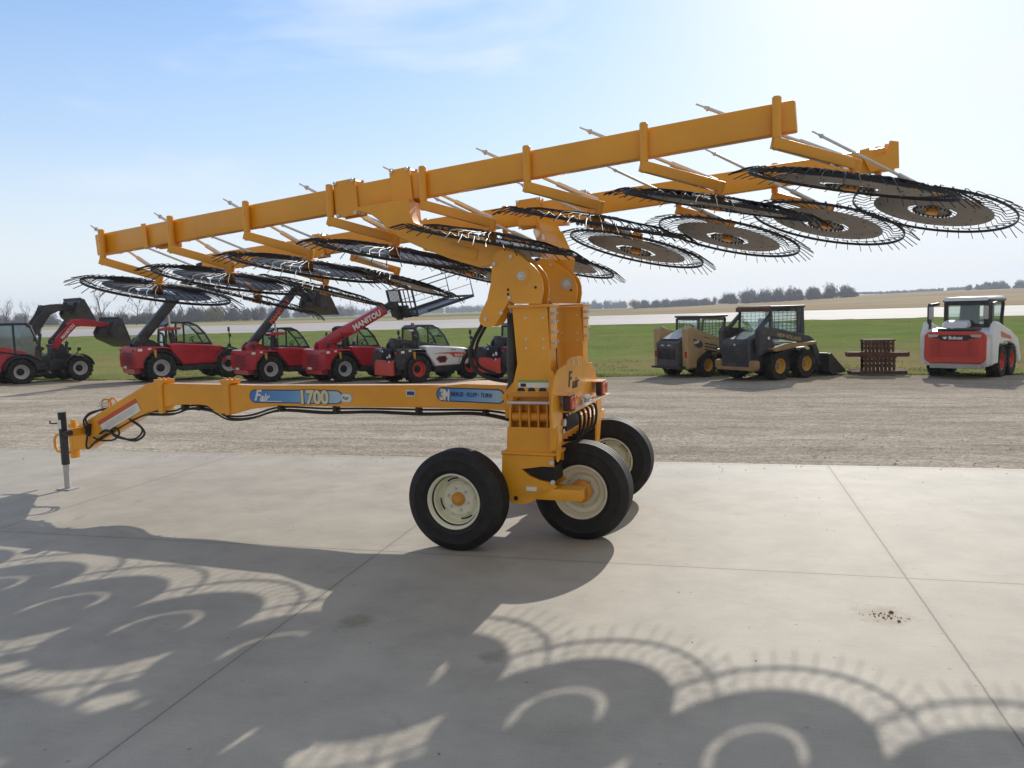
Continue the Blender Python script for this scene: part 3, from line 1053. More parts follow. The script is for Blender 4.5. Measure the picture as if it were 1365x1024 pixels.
# --- columns
def column(y0, y1, dx, name):
    mb = MB()
    yb = y0 + .012
    # front plates with an opening for the folding pivot, closed box behind
    mb.prism([(.005 + dx, 1.88), (.285 + dx, 1.88), (.31 + dx, 1.23), (-.02 + dx, 1.23), (.035 + dx, 1.45)], y0, yb)
    mb.prism([(-.062 + dx, .955), (.30 + dx, .955), (.30 + dx, .745), (-.075 + dx, .745)], y0, yb)
    mb.prism([(.018 + dx, 1.878), (.275 + dx, 1.878), (.298 + dx, 1.1), (.29 + dx, .745), (-.06 + dx, .745), (-.048 + dx, 1.1), (-.01 + dx, 1.28), (.048 + dx, 1.45)], y0 + .10, y1)
    mb.prism([(.018 + dx, 1.878), (.034 + dx, 1.878), (.062 + dx, 1.45), (.006 + dx, 1.26), (-.032 + dx, 1.1), (-.045 + dx, .747), (-.06 + dx, .747), (-.048 + dx, 1.1), (-.01 + dx, 1.28), (.048 + dx, 1.45)], yb, y0 + .10)
    mb.prism([(.26 + dx, 1.878), (.275 + dx, 1.878), (.298 + dx, 1.1), (.29 + dx, .747), (.274 + dx, .747), (.283 + dx, 1.1)], yb, y0 + .10)
    # collar at the top and foot
    mb.box((.145 + dx, (y0 + y1) / 2, 1.892), (.34, y1 - y0 + .05, .022), bev=.003)
    mb.box((.115 + dx, (y0 + y1) / 2, .752), (.45, y1 - y0 + .06, .022), bev=.003)
    o = mb.build(name, 'yellow', rake)
    # pivot tube with ribs, seen in the opening
    mb = MB()
    mb.cyl((-.03 + dx, y0 + .055, 1.03), (.30 + dx, y0 + .055, 1.03), .038, n=16)
    for x in (.04, .115, .19, .262):
        mb.box((x + dx, y0 + .05, 1.04), (.012, .085, .17))
    mb.box((.13 + dx, y0 + .03, 1.215), (.32, .05, .05), bev=.006)
    mb.build('pivot_rib', 'yellow_worn', o)
    mb = MB()
    mb.cyl((-.05 + dx, y0 - .012, 1.148), (.29 + dx, y0 - .012, 1.148), .012, n=10)
    mb.build('pivot_pin', 'zinc', o)
    mb = MB()
    for x in (.06, .145, .235):
        mb.prism(arc(x + dx, 1.237, .032, 0, 180, 10), y0 - .003, y0 + .01)
    mb.build('drain_hole', 'black_decal', o)
    mb = MB()
    for x in (.10, .24):
        for z in (1.80, 1.64, 1.57):
            mb.cyl((x + .01 + dx, y0 - .003, z), (x + .01 + dx, y0 + .002, z), .009, n=8)
    for z in (1.83, 1.77, 1.69, 1.61):
        mb.cyl((.275 + dx, (y0 + y1) / 2 - .06, z), (.335 + dx, (y0 + y1) / 2 - .06, z), .013, n=6)
        mb.cyl((.275 + dx, (y0 + y1) / 2 + .06, z), (.32 + dx, (y0 + y1) / 2 + .06, z), .012, n=6)
    mb.build('bolt', 'zinc', o)
    return o


coln = column(-1.08, -.87, 0, 'column')
colf = column(.28, .52, -.09, 'column')
MB().box((.298, -.975, 1.72), (.012, .17, .32)).build('splice_plate', 'yellow', coln)
MB().box((.208, .40, 1.72), (.012, .19, .32)).build('splice_plate', 'yellow', colf)
MB().box((.17, -1.0825, 1.315), (.26, .003, .022)).build('warning_decal', 'green_decal', coln)
d = MB().box((.17, -1.0825, 1.285), (.26, .003, .038)).build('warning_decal', 'white_decal', coln)
MB().box((.08, -1.0845, 1.285), (.045, .002, .026)).build('print_mark', 'black_decal', d)


MB().box((.06, .274, 1.52), (.31, .012, .035)).build('seam_bar', 'yellow', colf)


# boot below each column
def boot(y0, y1, dx):
    mb = MB()
    for ya, yb in ((y0, y0 + .016), (y1 - .016, y1)):
        mb.prism([(-.105 + dx, .738), (.315 + dx, .738), (.315 + dx, .655), (.22 + dx, .655), (.05 + dx, .628), (.12 + dx, .575), (.20 + dx, .545), (.31 + dx, .525), (.335 + dx, .50), (.13 + dx, .372), (.06 + dx, .348), (-.03 + dx, .352), (-.075 + dx, .40), (-.115 + dx, .55)], ya, yb)
    mb.box((-.06 + dx, (y0 + y1) / 2, .62), (.05, y1 - y0 - .034, .22))
    o = mb.build('column_boot', 'yellow', rake)
    mb = MB()
    mb.prism([(.06 + dx, .63), (.215 + dx, .653), (.31 + dx, .651), (.31 + dx, .53), (.20 + dx, .549), (.12 + dx, .579)], y0 + .03, y1 - .03)
    mb.build('slot_filler', 'tyre', o)  # black block that fills the boot's slot
    mb = MB()
    for x, z in ((.30, .69), (.305, .535)):
        mb.cyl((x + dx, y0 - .014, z), (x + dx, y0 + .004, z), .019, n=6)
    mb.build('bolt', 'zinc', o)
    mb = MB()
    mb.cyl((.0 + dx, y0 - .004, .395), (.0 + dx, y0 + .002, .395), .018, n=14)
    mb.build('pin_hole', 'black_decal', o)
    return o


bn = boot(-1.10, -.80, 0)
MB().box((.13, -1.1015, .475), (.085, .003, .032)).build('decal', 'white_decal', bn)
mb = MB()
mb.box((.02, -.95, .435), (1.02, .13, .085), bev=.006)
mb.box((.26, -1.0, .437), (.54, .20, .088), bev=.006)
mb.build('walking_beam', 'yellow', rake)
mb = MB()
mb.cyl((-.437, -1.19, .40), (-.437, -.95, .42), .035, n=14)
mb.cyl((.44, -.95, .42), (.44, -.68, .40), .035, n=14)
mb.build('axle', 'yellow_worn', rake)
boot(.70, 1.06, -.02)
mb = MB()
mb.box((-.03, .93, .435), (1.02, .13, .085), bev=.006)
mb.box((.1, .66, .80), (.30, .60, .09), bev=.006)
mb.build('walking_beam', 'yellow', rake)
mb = MB()
mb.cyl((-.44, 1.16, .40), (-.44, .93, .42), .035, n=14)
mb.cyl((.388, .93, .42), (.388, .64, .40), .035, n=14)
mb.build('axle', 'yellow_worn', rake)

# road wheels
RT = .395
wd = .118
prof_t = [(.212, -.10), (.235, -.112), (.248, -wd - .003), (.256, -wd - .009), (.262, -wd - .005), (.29, -wd - .006), (.322, -wd - .003), (.330, -wd - .006), (.335, -wd - .002), (.365, -.108), (.384, -.092)]
for g in (-.066, -.022, .022, .066):
    prof_t += [(RT, g - .018), (RT, g + .015), (RT - .012, g + .018), (RT - .012, g + .025)]
prof_t = prof_t[:-2]
prof_t += [(.384, .092), (.365, .108), (.335, wd + .002), (.330, wd + .006), (.322, wd + .003), (.29, wd + .006), (.262, wd + .005), (.256, wd + .009), (.248, wd + .003), (.235, .112), (.212, .10), (.19, .06), (.19, -.06)]
tyre_me = MB().lathe(prof_t, n=96).mesh('road_wheel', 'tyre', angle=28)
rim_prof = [(.222, -.112), (.216, -.118), (.205, -.108), (.198, -.07), (.186, -.055), (.184, .022), (.15, .018), (.142, .002), (.12, -.012), (.085, -.008), (.05, -.006), (.05, .004), (.085, .002), (.12, -.002), (.14, .012), (.148, .028), (.184, .032), (.186, .06), (.198, .075), (.205, .108), (.216, .118), (.222, .112)]
rim_me = MB().lathe(rim_prof, n=56).mesh('rim', 'cream', angle=30)
mb = MB()
for k in range(4):
    a0 = 90 * k + 20
    mb.prism(arc(0, 0, .170, a0, a0 + 34, 8) + arc(0, 0, .158, a0 + 34, a0, 8), .0155, .0215)
slot_me = mb.mesh('rim_slot', 'black_decal')
mb = MB()
for k in range(6):
    a = 2 * PI * k / 6
    mb.cyl((.087 * math.cos(a), -.03, .087 * math.sin(a)), (.087 * math.cos(a), .02, .087 * math.sin(a)), .010, n=6)
for k in range(6):
    a = 2 * PI * k / 6 + .4
    mb.cyl((.135 * math.cos(a), -.012, .135 * math.sin(a)), (.135 * math.cos(a), .022, .135 * math.sin(a)), .009, n=6)
stud_me = mb.mesh('wheel_bolt', 'zinc')
mb = MB()
mb.lathe([(0, -.062), (.02, -.060), (.036, -.05), (.045, -.035), (.052, -.028), (.055, .0), (.055, .02), (.075, .035), (.075, .05), (.092, .055), (.092, .095), (.06, .11), (.05, .14), (0, .14)], n=28, closed=False)
whub_me = mb.mesh('hub', 'yellow_worn')


def road_wheel(x, y, flip, spin):
    w = inst('road_wheel', tyre_me, rake, (x, y, RT), (0, spin, PI if flip else 0))
    for nm, me in (('rim', rim_me), ('rim_slot', slot_me), ('wheel_bolt', stud_me), ('hub', whub_me)):
        inst(nm, me, w)


road_wheel(-.437, -1.215, False, .3)
road_wheel(.44, -.69, True, .9)
road_wheel(.388, .65, False, 1.5)
road_wheel(-.44, 1.18, True, 2.2)

# --- pivot heads on the column tops, with goosenecks up to the beams
HEAD = [(.25, 1.905), (.268, 2.0), (.265, 2.07), (.245, 2.135), (.195, 2.195), (.115, 2.255), (.03, 2.305), (-.06, 2.335), (-.125, 2.30), (-.14, 2.19), (-.15, 2.08), (-.185, 1.95), (-.235, 1.86), (-.258, 1.80), (-.25, 1.765), (-.215, 1.742), (-.17, 1.738), (-.125, 1.752), (-.09, 1.80), (-.03, 1.90), (-.005, 1.935), (.04, 1.912)]
NECK = [(-1.30, 2.73), (-.84, 2.765), (-.83, 2.65), (-.80, 2.58), (-.70, 2.535), (-.3, 2.445), (.02, 2.325), (.11, 2.26), (.17, 2.17), (.14, 2.08), (.02, 2.10), (-.02, 2.17), (-.10, 2.185), (-.15, 2.22), (-.25, 2.20), (-.50, 2.28), (-.76, 2.385), (-.92, 2.46), (-1.03, 2.53), (-1.09, 2.60), (-1.17, 2.66), (-1.29, 2.695)]
for y0, dx, drop in ((-1.12, 0, 0), (.24, -.09, 0)):
    for ya in (y0, y0 + .16):
        mb = MB()
        mb.prism([(x + dx, z) for x, z in HEAD], ya, ya + .022, bev=.003)
        h = mb.build('pivot_head', 'yellow', rake)
        if ya == y0:
            mb = MB()
            mb.lathe([(0, -.02), (.022, -.02), (.028, -.006), (.036, -.006), (.036, .002), (0, .002)], ((.10 if ya < 0 else .17) + dx, ya, 2.12 if ya < 0 else 2.09), n=6 if dx == 0 else 20, closed=False)
            for x, z in ((-.2, 1.80), (-.07, 1.845), (.0, 1.96), (-.115, 2.22), (.02, 2.27)):
                mb.cyl((x + dx, ya - .012, z), (x + dx, ya + .002, z), .014, n=10)
            mb.build('bolt', 'zinc', h)
            mb = MB()
            for x, z in ((.21, 2.03), (-.01, 2.02), (-.01, 1.985)):
                mb.cyl((x + dx, ya - .002, z), (x + dx, ya + .002, z), .011, n=10)
            mb.build('pin_hole', 'black_decal', h)
            mb = MB()
            rb = .075 if ya < 0 else .055
            mb.lathe([(.0, -.005), (rb, -.005), (rb, .002), (0, .002)], ((.09 if ya < 0 else .17) + dx, ya, 2.125 if ya < 0 else 2.09), n=28, closed=False)
            mb.build('pivot_boss', 'yellow' if dx == 0 else 'light_grey', h)
mb = MB()
mb.prism(NECK, -1.095, -.965, bev=.006)
mb.prism([(-1.25, 2.74), (-.86, 2.76), (-.85, 2.62), (-.95, 2.54), (-1.06, 2.60), (-1.22, 2.70)], -.96, -.84, bev=.006)
mb.box((-.38, -1.09, 2.325), (.24, .03, .085), Matrix.Rotation(R_(15), 3, 'Y'), bev=.004)
mb.build('gooseneck', 'yellow', rake)
mb = MB()
A = Vector((.0, .42, 2.22))
Bp = FB0 + FBd * 4.5 + Vector((0, 0, -.14))
mb.bar(A, A + (Bp - A) * .62, .20, .24, bev=.006)
mb.bar(A + (Bp - A) * .55, Bp + (Bp - A).normalized() * .05, .19, .20, bev=.006)
mb.box(Bp + Vector((0, 0, .02)), (.5, .2, .05), bev=.004)
mb.build('gooseneck', 'yellow', rake)

# fold cylinders beside the columns
for y, dx in ((-.95, 0), (.34, -.10)):
    mb = MB()
    mb.cyl((-.055 + dx, y, 1.24), (-.04 + dx, y, 1.84), .043, n=18)
    mb.cyl((-.057 + dx, y, 1.22), (-.055 + dx, y, 1.26), .05, n=18)
    cyl = mb.build('fold_cylinder', 'black_paint', rake)
    MB().cyl((-.04 + dx, y, 1.84), (-.05 + dx, y, 1.92), .02, n=12).build('piston_rod', 'zinc', cyl)
    mb = MB()
    mb.prism([(-.125 + dx, 1.18), (-.02 + dx, 1.30), (.03 + dx, 1.40), (.04 + dx, 1.20), (-.06 + dx, 1.12)], y - .09, y - .075)
    mb.cyl((-.085 + dx, y - .11, 1.19), (-.085 + dx, y - .07, 1.19), .02, n=8)
    mb.build('cylinder_lug', 'yellow', rake)
MB().tube(spline([(-.24, -.96, 1.83), (-.30, -.97, 1.74), (-.37, -.98, 1.62), (-.40, -.98, 1.50), (-.36, -.98, 1.40), (-.25, -.97, 1.33), (-.1, -.95, 1.30)], 8), .016, 8).build('hydraulic_hose', 'dark_hose', rake)
MB().tube(spline([(-.22, -.93, 1.83), (-.28, -.94, 1.73), (-.34, -.95, 1.62), (-.36, -.95, 1.52), (-.33, -.95, 1.42), (-.2, -.93, 1.36)], 8), .013, 8).build('hydraulic_hose', 'dark_hose', rake)

for i_, yy in enumerate((.17, .12)):  # black tubes added to darken the gap between the columns, standing for shade
    MB().tube(spline([(-.03, yy, 1.90), (-.012, yy, 1.82), (-.02, yy, 1.6), (-.015, yy, 1.3), (.02, yy, 1.16)], 6), .012, 8).build('hydraulic_hose', 'dark_hose', rake)

# cross frame between the columns, back plate, lamps
mb = MB()
mb.box((.02, -.27, 1.085), (.40, 1.08, .20), bev=.008)
mb.box((.10, -.27, .86), (.30, 1.08, .10), bev=.008)
mb.build('cross_frame', 'yellow', rake)
mb = MB()
mb.prism([(-1.30, .98), (-1.31, 1.10), (-1.27, 1.28), (-1.21, 1.36), (-1.12, 1.405), (-.98, 1.425), (-.90, 1.425), (-.86, 1.46), (-.72, 1.475), (-.42, 1.465), (-.33, 1.435), (-.26, 1.40), (-.06, 1.385), (.02, 1.33), (.16, 1.19), (.24, 1.10), (.24, 1.055), (-1.05, 1.085), (-1.10, .98)], .362, .376, ax='x', bev=.002)
mb.prism([(-1.12, .70), (-1.12, 1.30), (-1.05, 1.30), (-.98, 1.08), (-.98, .97), (-1.06, .72)], .344, .360, ax='x')
mb.prism([(.05, .62), (.12, 1.07), (.27, 1.07), (.30, .93), (.19, .66)], .362, .376, ax='x')
bp_ = mb.build('back_plate', 'yellow', rake)
mb = MB()
mb.prism([(.30, .78), (.345, .80), (.375, 1.1), (.375, 1.31), (.33, 1.40), (.30, 1.40)], -1.135, -1.122)
mb.build('side_plate', 'yellow', rake)
mb = MB()
mb.cyl((.345, -1.145, 1.185), (.345, -1.13, 1.185), .026, n=6)
mb.cyl((.385, -.99, .985), (.37, -.99, .985), .032, n=6)
mb.cyl((.385, -.72, 1.43), (.37, -.72, 1.43), .018, n=6)
mb.cyl((.385, -.56, 1.42), (.37, -.56, 1.42), .018, n=6)
mb.cyl((.378, -1.0, .92), (.37, -1.0, .92), .02, n=6)
mb.build('bolt', 'zinc', rake)
# script name on the back plate, read from behind
RB = (PI / 2, 0, PI / 2)
text('lettering', 'F', .17, 'black_decal', bp_, (.3785, -.86, 1.25), RB, shear=.2, thick=.004, sx=1.2)
text('lettering', 'air', .125, 'black_decal', bp_, (.3785, -.74, 1.225), RB, shear=.2, thick=.002, sx=1.5)
mb = MB()
mb.box((.425, -.42, 1.078), (.095, 1.30, .012), bev=.002)
mb.box((.405, -.55, 1.10), (.02, .5, .06))
mb.build('lamp_bracket', 'yellow', rake)
MB().box((.446, -.45, 1.089), (.045, 1.1, .006)).build('reflective_strip', 'zinc', rake)
for yc in (-1.03, .04):
    order = ('red_lens', 'amber_lens') if yc < -.5 else ('amber_lens', 'red_lens')
    mb = MB()
    mb.box((.430, yc, 1.150), (.05, .19, .115), bev=.006)
    lamp = mb.build('tail_lamp', 'black_paint', rake)
    for i, l in enumerate(order):
        MB().box((.462, yc + (i - .5) * .092, 1.152), (.022, .078, .10), bev=.008).build('lamp_lens', l, lamp)
    MB().box((.415, yc - .03, 1.218), (.11, .22, .008)).build('lamp_hood', 'yellow', lamp)
mb = MB()
for i in range(3):
    mb.tube(spline([(.40, -.62 + i * .05, 1.12), (.43, -.60 + i * .05, 1.15), (.45, -.55 + i * .06, 1.12), (.42, -.5 + i * .05, 1.10)], 5), .008, 6)
    mb.cyl((.43, -.62 + i * .10, 1.09), (.43, -.62 + i * .10, 1.125), .012, n=8)
mb.build('hose_coupling', 'zinc', rake)
for i in range(5):
    y = -.7 + i * .14
    MB().tube(spline([(.25, y, 1.0), (.40, y + .02, 1.03), (.41, y + .06, .90), (.36, y + .10, .80), (.26, y + .08, .78)], 6), .013, 6).build('hydraulic_hose', 'dark_hose', rake)
MB().box((.25, -.45, .93), (.12, .45, .14), bev=.02).build('valve_block', 'black_steel', rake)
# ------------------------------------------------------------------ machines parked along the grass
def lug_wheel(R, w, rr, tyre_mat, rim_mat, lugs=16, hubcol='black_steel', name='wheel'):
    """meshes of a wheel whose axle is local y (outer face toward -y): tyre with bar lugs, dished rim, hub"""
    h = w / 2
    mb = MB()
    mb.lathe([(rr, -h * .75), (rr * 1.08, -h * .9), (R * .82, -h), (R * .93, -h * .92), (R * .96, -h * .7), (R * .965, 0), (R * .96, h * .7), (R * .93, h * .92), (R * .82, h), (rr * 1.08, h * .9), (rr, h * .75)], n=36)
    for k in range(lugs):
        for sgn in (-1, 1):
            a = 2 * PI * (k + (.25 if sgn > 0 else -.25)) / lugs
            c = Vector((math.cos(a) * R * .965, sgn * h * .48, math.sin(a) * R * .965))
            rot = Matrix.Rotation(-a, 3, 'Y') @ Matrix.Rotation(sgn * .6, 3, 'X')
            mb.box(c, (R * .075, h * 1.05, R * .11), rot)
    tyre = mb.mesh(name, tyre_mat)
    mb = MB()
    mb.lathe([(rr * 1.03, -h * .86), (rr * .96, -h * .84), (rr * .88, -h * .5), (rr * .84, -h * .25), (rr * .5, -h * .18), (rr * .5, -h * .12), (rr * .84, -h * .1), (rr * .9, h * .4), (rr * 1.03, h * .8)], n=32, closed=False, cap=False)
    rim = mb.mesh('rim', rim_mat)
    mb = MB()
    mb.lathe([(0, -h * .62), (rr * .22, -h * .6), (rr * .26, -h * .4), (rr * .50, -h * .3), (rr * .52, -h * .1), (0, -h * .1)], n=20, closed=False)
    for k in range(8):
        a = 2 * PI * k / 8
        mb.cyl((rr * .40 * math.cos(a), -h * .42, rr * .40 * math.sin(a)), (rr * .40 * math.cos(a), -h * .2, rr * .40 * math.sin(a)), rr * .05, n=6)
    hub = mb.mesh('hub', hubcol)
    return tyre, rim, hub


def put_wheel(ms, root, x, y, R, steer=0.0, spin=0.0):
    w = inst('wheel', ms[0], root, (x, y, R), (0, spin, (0 if y < 0 else PI) + steer))
    inst('rim', ms[1], w)
    inst('hub', ms[2], w)


TELE_W = lug_wheel(.60, .42, .31, 'tyre_dusty', 'light_grey')
BOB_W = lug_wheel(.60, .42, .31, 'tyre_dusty', 'orange_red')


def fender(R, x, y0, y1, z):
    mb = MB()
    o_ = arc(x, z, R * 1.16, 10, 170, 12)
    i_ = arc(x, z, R * 1.10, 170, 10, 12)
    mb.prism(o_ + i_, y0, y1)
    return mb


def cab_shell(root, prof, y0, y1, glass_mat, frame_mat, bars=(), roof=None):
    """a glazed cab from a side outline: panes on both sides and front and back, posts along the outline"""
    fr = MB()
    for y in (y0, y1):
        fr.tube([(x, y, z) for x, z in prof], .045, 6, closed=True)
        for (a, b) in bars:
            fr.tube([(a[0], y, a[1]), (b[0], y, b[1])], .04, 6)
    for x, z in prof:
        fr.tube([(x, y0, z), (x, y1, z)], .04, 6)
    f = fr.build('cab', frame_mat, root)
    g = MB()
    g.prism([(x, z) for x, z in prof], y0 - .004, y0 + .004)
    g.build('side_window', glass_mat, f)
    g = MB()
    g.prism([(x, z) for x, z in prof], y1 - .004, y1 + .004)
    g.build('side_window', glass_mat, f)
    return f


def pane(root, x0, z0, x1, z1, y0, y1, mat, name):
    mb = MB()
    d = Vector((x1 - x0, 0, z1 - z0)).normalized()
    n = Vector((d.z, 0, -d.x)) * .005
    bm = mb.bm
    v = [bm.verts.new(p) for p in ((x0 - n.x, y0, z0 - n.z), (x0 - n.x, y1, z0 - n.z), (x1 - n.x, y1, z1 - n.z), (x1 - n.x, y0, z1 - n.z), (x0 + n.x, y0, z0 + n.z), (x0 + n.x, y1, z0 + n.z), (x1 + n.x, y1, z1 + n.z), (x1 + n.x, y0, z1 + n.z))]
    for f in ((0, 1, 2, 3), (7, 6, 5, 4), (0, 4, 5, 1), (1, 5, 6, 2), (2, 6, 7, 3), (3, 7, 4, 0)):
        bm.faces.new([v[i] for i in f])
    bmesh.ops.recalc_face_normals(bm, faces=bm.faces[:])
    return mb.build(name, mat, root)


def bucket_mesh(w, d=.85, h=.75, mat='bucket', teeth=True):
    """bucket with its mounting face at x=0, mouth toward +x, floor at z=0"""
    sh = [(0, h * .95), (0, .18), (.10, .05), (.22, 0), (d, 0), (d, .02), (.23, .025), (.12, .07), (.025, .19), (.025, h * .95)]
    mb = MB()
    mb.prism(sh, -w / 2, w / 2)
    mb.bar((-.01, -w / 2, h * .95), (-.01, w / 2, h * .95), .06, .06, up=(1, 0, 0))
    end = [(0, h * .95), (0, .18), (.10, .05), (.22, 0), (d, 0), (d, .05), (d * .55, h * .55), (.12, h * .98)]
    for y in (-w / 2 - .02, w / 2):
        mb.prism(end, y, y + .02)
    for k in (-.3, .3):
        mb.prism([(-.12, .15), (0, .05), (0, h * .8), (-.1, h * .7)], k * w - .03, k * w + .03)
    return mb


def rot_y(mb, ang, loc):
    bmesh.ops.transform(mb.bm, matrix=Matrix.Translation(loc) @ Matrix.Rotation(-ang, 4, 'Y'), verts=mb.bm.verts[:])
    return mb


def telehandler(name, label, P, phi, sc, body, boom_mat, boom_ang, boom_len, opts):
    """x forward, y left; P is the ground point under the right rear wheel"""
    off = Vector((-1.35 * math.cos(phi) + .82 * math.sin(phi), -1.35 * math.sin(phi) - .82 * math.cos(phi), 0)) * sc
    x, y = P[0] - off.x, P[1] - off.y
    root = thing(name, label, 'telehandler', (x, y, gz(x, y) - .01), phi, opts.get('group'), sc)
    lower = opts.get('lower', body)
    dark = 'black_paint'
    mb = MB()
    mb.box((0, 0, .72), (3.9, .80, .40), bev=.03)
    for ax in (-1.35, 1.35):
        mb.box((ax, 0, .60), (.24, 1.5, .22), bev=.03)
    mb.box((-1.9, 0, .48), (.3, .5, .22), bev=.02)
    mb.build('chassis', dark, root)
    # rear counterweight with cut-out for the wheels
    mb = MB()
    mb.prism([(-2.28, .62), (-2.30, 1.05), (-2.22, 1.42), (-2.08, 1.46), (-1.10, 1.40), (-.80, 1.30), (-.80, 1.18), (-1.02, 1.32), (-1.35, 1.36), (-1.68, 1.24), (-1.95, .95), (-2.0, .62)], -.98, .98, bev=.02)
    mb.prism([(-2.26, .40), (-2.30, .60), (-2.0, .64), (-1.9, .40)], -.72, .72, bev=.02)
    cw = mb.build('counterweight', lower, root)
    mb = MB()
    mb.box((-2.30, -.80, 1.30), (.02, .16, .08))
    mb.box((-2.30, .80, 1.30), (.02, .16, .08))
    mb.build('tail_lamp', 'red_lens', cw)
    mb = MB()
    mb.box((-2.1, -.985, 1.33), (.16, .006, .10))
    mb.box((-1.75, -.985, 1.36), (.12, .006, .07))
    mb.build('decal', 'white_decal', cw)
    mb = MB()
    for k in range(6):
        mb.box((-2.296, 0, .75 + k * .09), (.012, 1.0, .035))
    mb.build('grille', dark, cw)
    # boom towers at the back
    mb = MB()
    for yy in (-.34, .12):
        mb.prism([(-2.15, 1.38), (-2.12, 1.62), (-1.95, 1.80), (-1.70, 1.82), (-1.2, 1.5), (-.8, 1.28), (-.8, .9), (-2.1, .9)], yy - .04, yy + .04)
    mb.build('boom_tower', opts.get('tower', body), root)
    # engine pod on the right
    hood = opts.get('hood', body)
    mb = MB()
    mb.prism([(-.98, 1.50), (-.60, 1.52), (.55, 1.42), (1.05, 1.36), (1.28, 1.24), (1.30, .98), (1.22, .66), (-.50, .66), (-.66, .88), (-.92, 1.22)], -1.02, -.38, bev=.045)
    hd = mb.build('engine_hood', hood, root)
    mb = MB()
    mb.prism([(-.60, .64), (1.15, .64), (1.05, .42), (-.50, .42)], -.98, -.40, bev=.02)
    for k in range(5):
        mb.box((-.2 + k * .13, -.985, .54), (.03, .02, .12))
    mb.build('side_step', dark, root)
    mb = MB()
    mb.prism([(1.02, 1.33), (1.27, 1.22), (1.28, 1.06), (1.12, 1.02)], -1.03, -1.015)
    for k in range(5):
        mb.bar((1.302, -.95, 1.18 - k * .05), (1.302, -.45, 1.18 - k * .05), .012, .02)
    mb.build('hood_grille', dark, hd)
    # small fittings: filler, grab handle, panel seam, hoses, exhaust, number plate
    mb = MB()
    mb.cyl((-1.02, -.50, 1.36), (-1.02, -.50, 1.80), .055, n=10)
    mb.tube([(-1.02, -.50, 1.78), (-1.06, -.50, 1.90), (-1.16, -.50, 1.95)], .04, 8)
    mb.build('exhaust', dark, root)
    mb = MB()
    mb.cyl((-1.55, -.99, 1.30), (-1.55, -.99, 1.02), .055, n=10)
    mb.build('canister', 'rim_yellow', root)
    mb = MB()
    mb.bar((-.55, -1.022, 1.18), (1.0, -1.022, 1.10), .010, .012)
    mb.build('panel_seam', dark, hd)
    mb = MB()
    mb.tube([(.30, -1.02, 1.30), (.30, -1.06, 1.31), (.52, -1.06, 1.30), (.52, -1.02, 1.29)], .012, 6)
    mb.build('grab_handle', dark, hd)
    mb = MB()
    for dy in (0, .05, .1):
        mb.tube(spline([(-1.9, -.40 + dy, 1.25), (-1.75, -.44 + dy, 1.60), (-1.45, -.42 + dy, 1.66), (-1.2, -.40 + dy, 1.45)], 5), .018, 6)
    mb.build('hose_bundle', 'dark_hose', root)
    mb = MB()
    mb.box((-2.305, .28, .64), (.012, .34, .09))
    mb.build('number_plate', 'white_decal', cw)
    mb = MB()
    mb.prism([(-2.02, .30), (-1.99, .30), (-1.97, .62), (-2.0, .62)], -1.0, -.66)
    mb.prism([(-2.02, .30), (-1.99, .30), (-1.97, .62), (-2.0, .62)], .66, 1.0)
    mb.build('mud_flap', 'tyre', root)
    if opts.get('hood_text'):
        tx = opts['hood_text']
        text('lettering', tx[0], tx[1], tx[2], hd, (tx[3], -1.027, tx[4]), (PI / 2, 0, 0), thick=.006, ext=.004)
    # fenders
    for ax in (-1.35, 1.35):
        for ya, yb in ((-1.02, -.64), (.64, 1.02)):
            fender(.60, ax, ya, yb, .60).build('fender', dark, root)
            put_wheel(opts.get('wheels', TELE_W), root, ax, (-.83 if ya < 0 else .83), .60, 0, random.random())
    # cab on the left
    prof_c = [(-.72, .95), (-.76, 1.55), (-.70, 2.22), (-.52, 2.33), (.18, 2.33), (.52, 2.20), (.85, 1.85), (1.10, 1.40), (1.12, .95)]
    cab = cab_shell(root, prof_c, .12, 1.00, 'glass', dark, bars=(((-.02, .95), (-.02, 2.33)), ((-.76, 1.45), (1.08, 1.45))))
    pane(cab, .85, 1.85, 1.12, 1.30, .14, .98, 'glass', 'windscreen')
    pane(cab, .52, 2.20, .85, 1.85, .14, .98, 'glass', 'windscreen')
    pane(cab, -.75, 1.35, -.70, 2.22, .14, .98, 'glass', 'rear_window')
    mb = MB()
    mb.prism([(-.78, 2.24), (-.60, 2.36), (.22, 2.37), (.52, 2.24), (.50, 2.20), (.18, 2.31), (-.54, 2.31), (-.74, 2.20)], .09, 1.03, bev=.01)
    mb.build('cab_roof', opts.get('roof', dark), cab)
    mb = MB()
    mb.box((.2, .56, 1.0), (1.7, .86, .75), bev=.03)
    mb.build('cab_base', dark, root)
    mb = MB()
    mb.box((-.15, .56, 1.50), (.45, .45, .12), bev=.04)
    mb.box((-.36, .56, 1.82), (.12, .45, .60), Matrix.Rotation(-.12, 3, 'Y'), bev=.05)
    mb.build('seat', 'seat', cab)
    mb = MB()
    mb.tube([(.62, .56, 1.35), (.45, .56, 1.62)], .03, 6)
    mb.tube([(.45 + .17 * math.cos(a) * .5, .56 + .17 * math.sin(a), 1.64 + .17 * math.cos(a) * .6) for a in frange(0, 2 * PI, 14)[:-1]], .018, 5, closed=True)
    mb.build('steering_wheel', 'seat', cab)
    # boom
    ca, sa = math.cos(boom_ang), math.sin(boom_ang)
    piv = Vector((-1.85, -.11, 1.62))
    dv = Vector((ca, 0, sa))
    upv = Vector((-sa, 0, ca))
    mb = MB()
    mb.bar(piv - dv * .22, piv + dv * boom_len, .30, opts.get('boom_h', .48), up=(-sa, 0, ca), bev=.03)
    mb.cyl(piv + Vector((0, -.28, 0)), piv + Vector((0, .28, 0)), .09, n=14)
    bo = mb.build('boom', boom_mat, root)
    e = piv + dv * boom_len
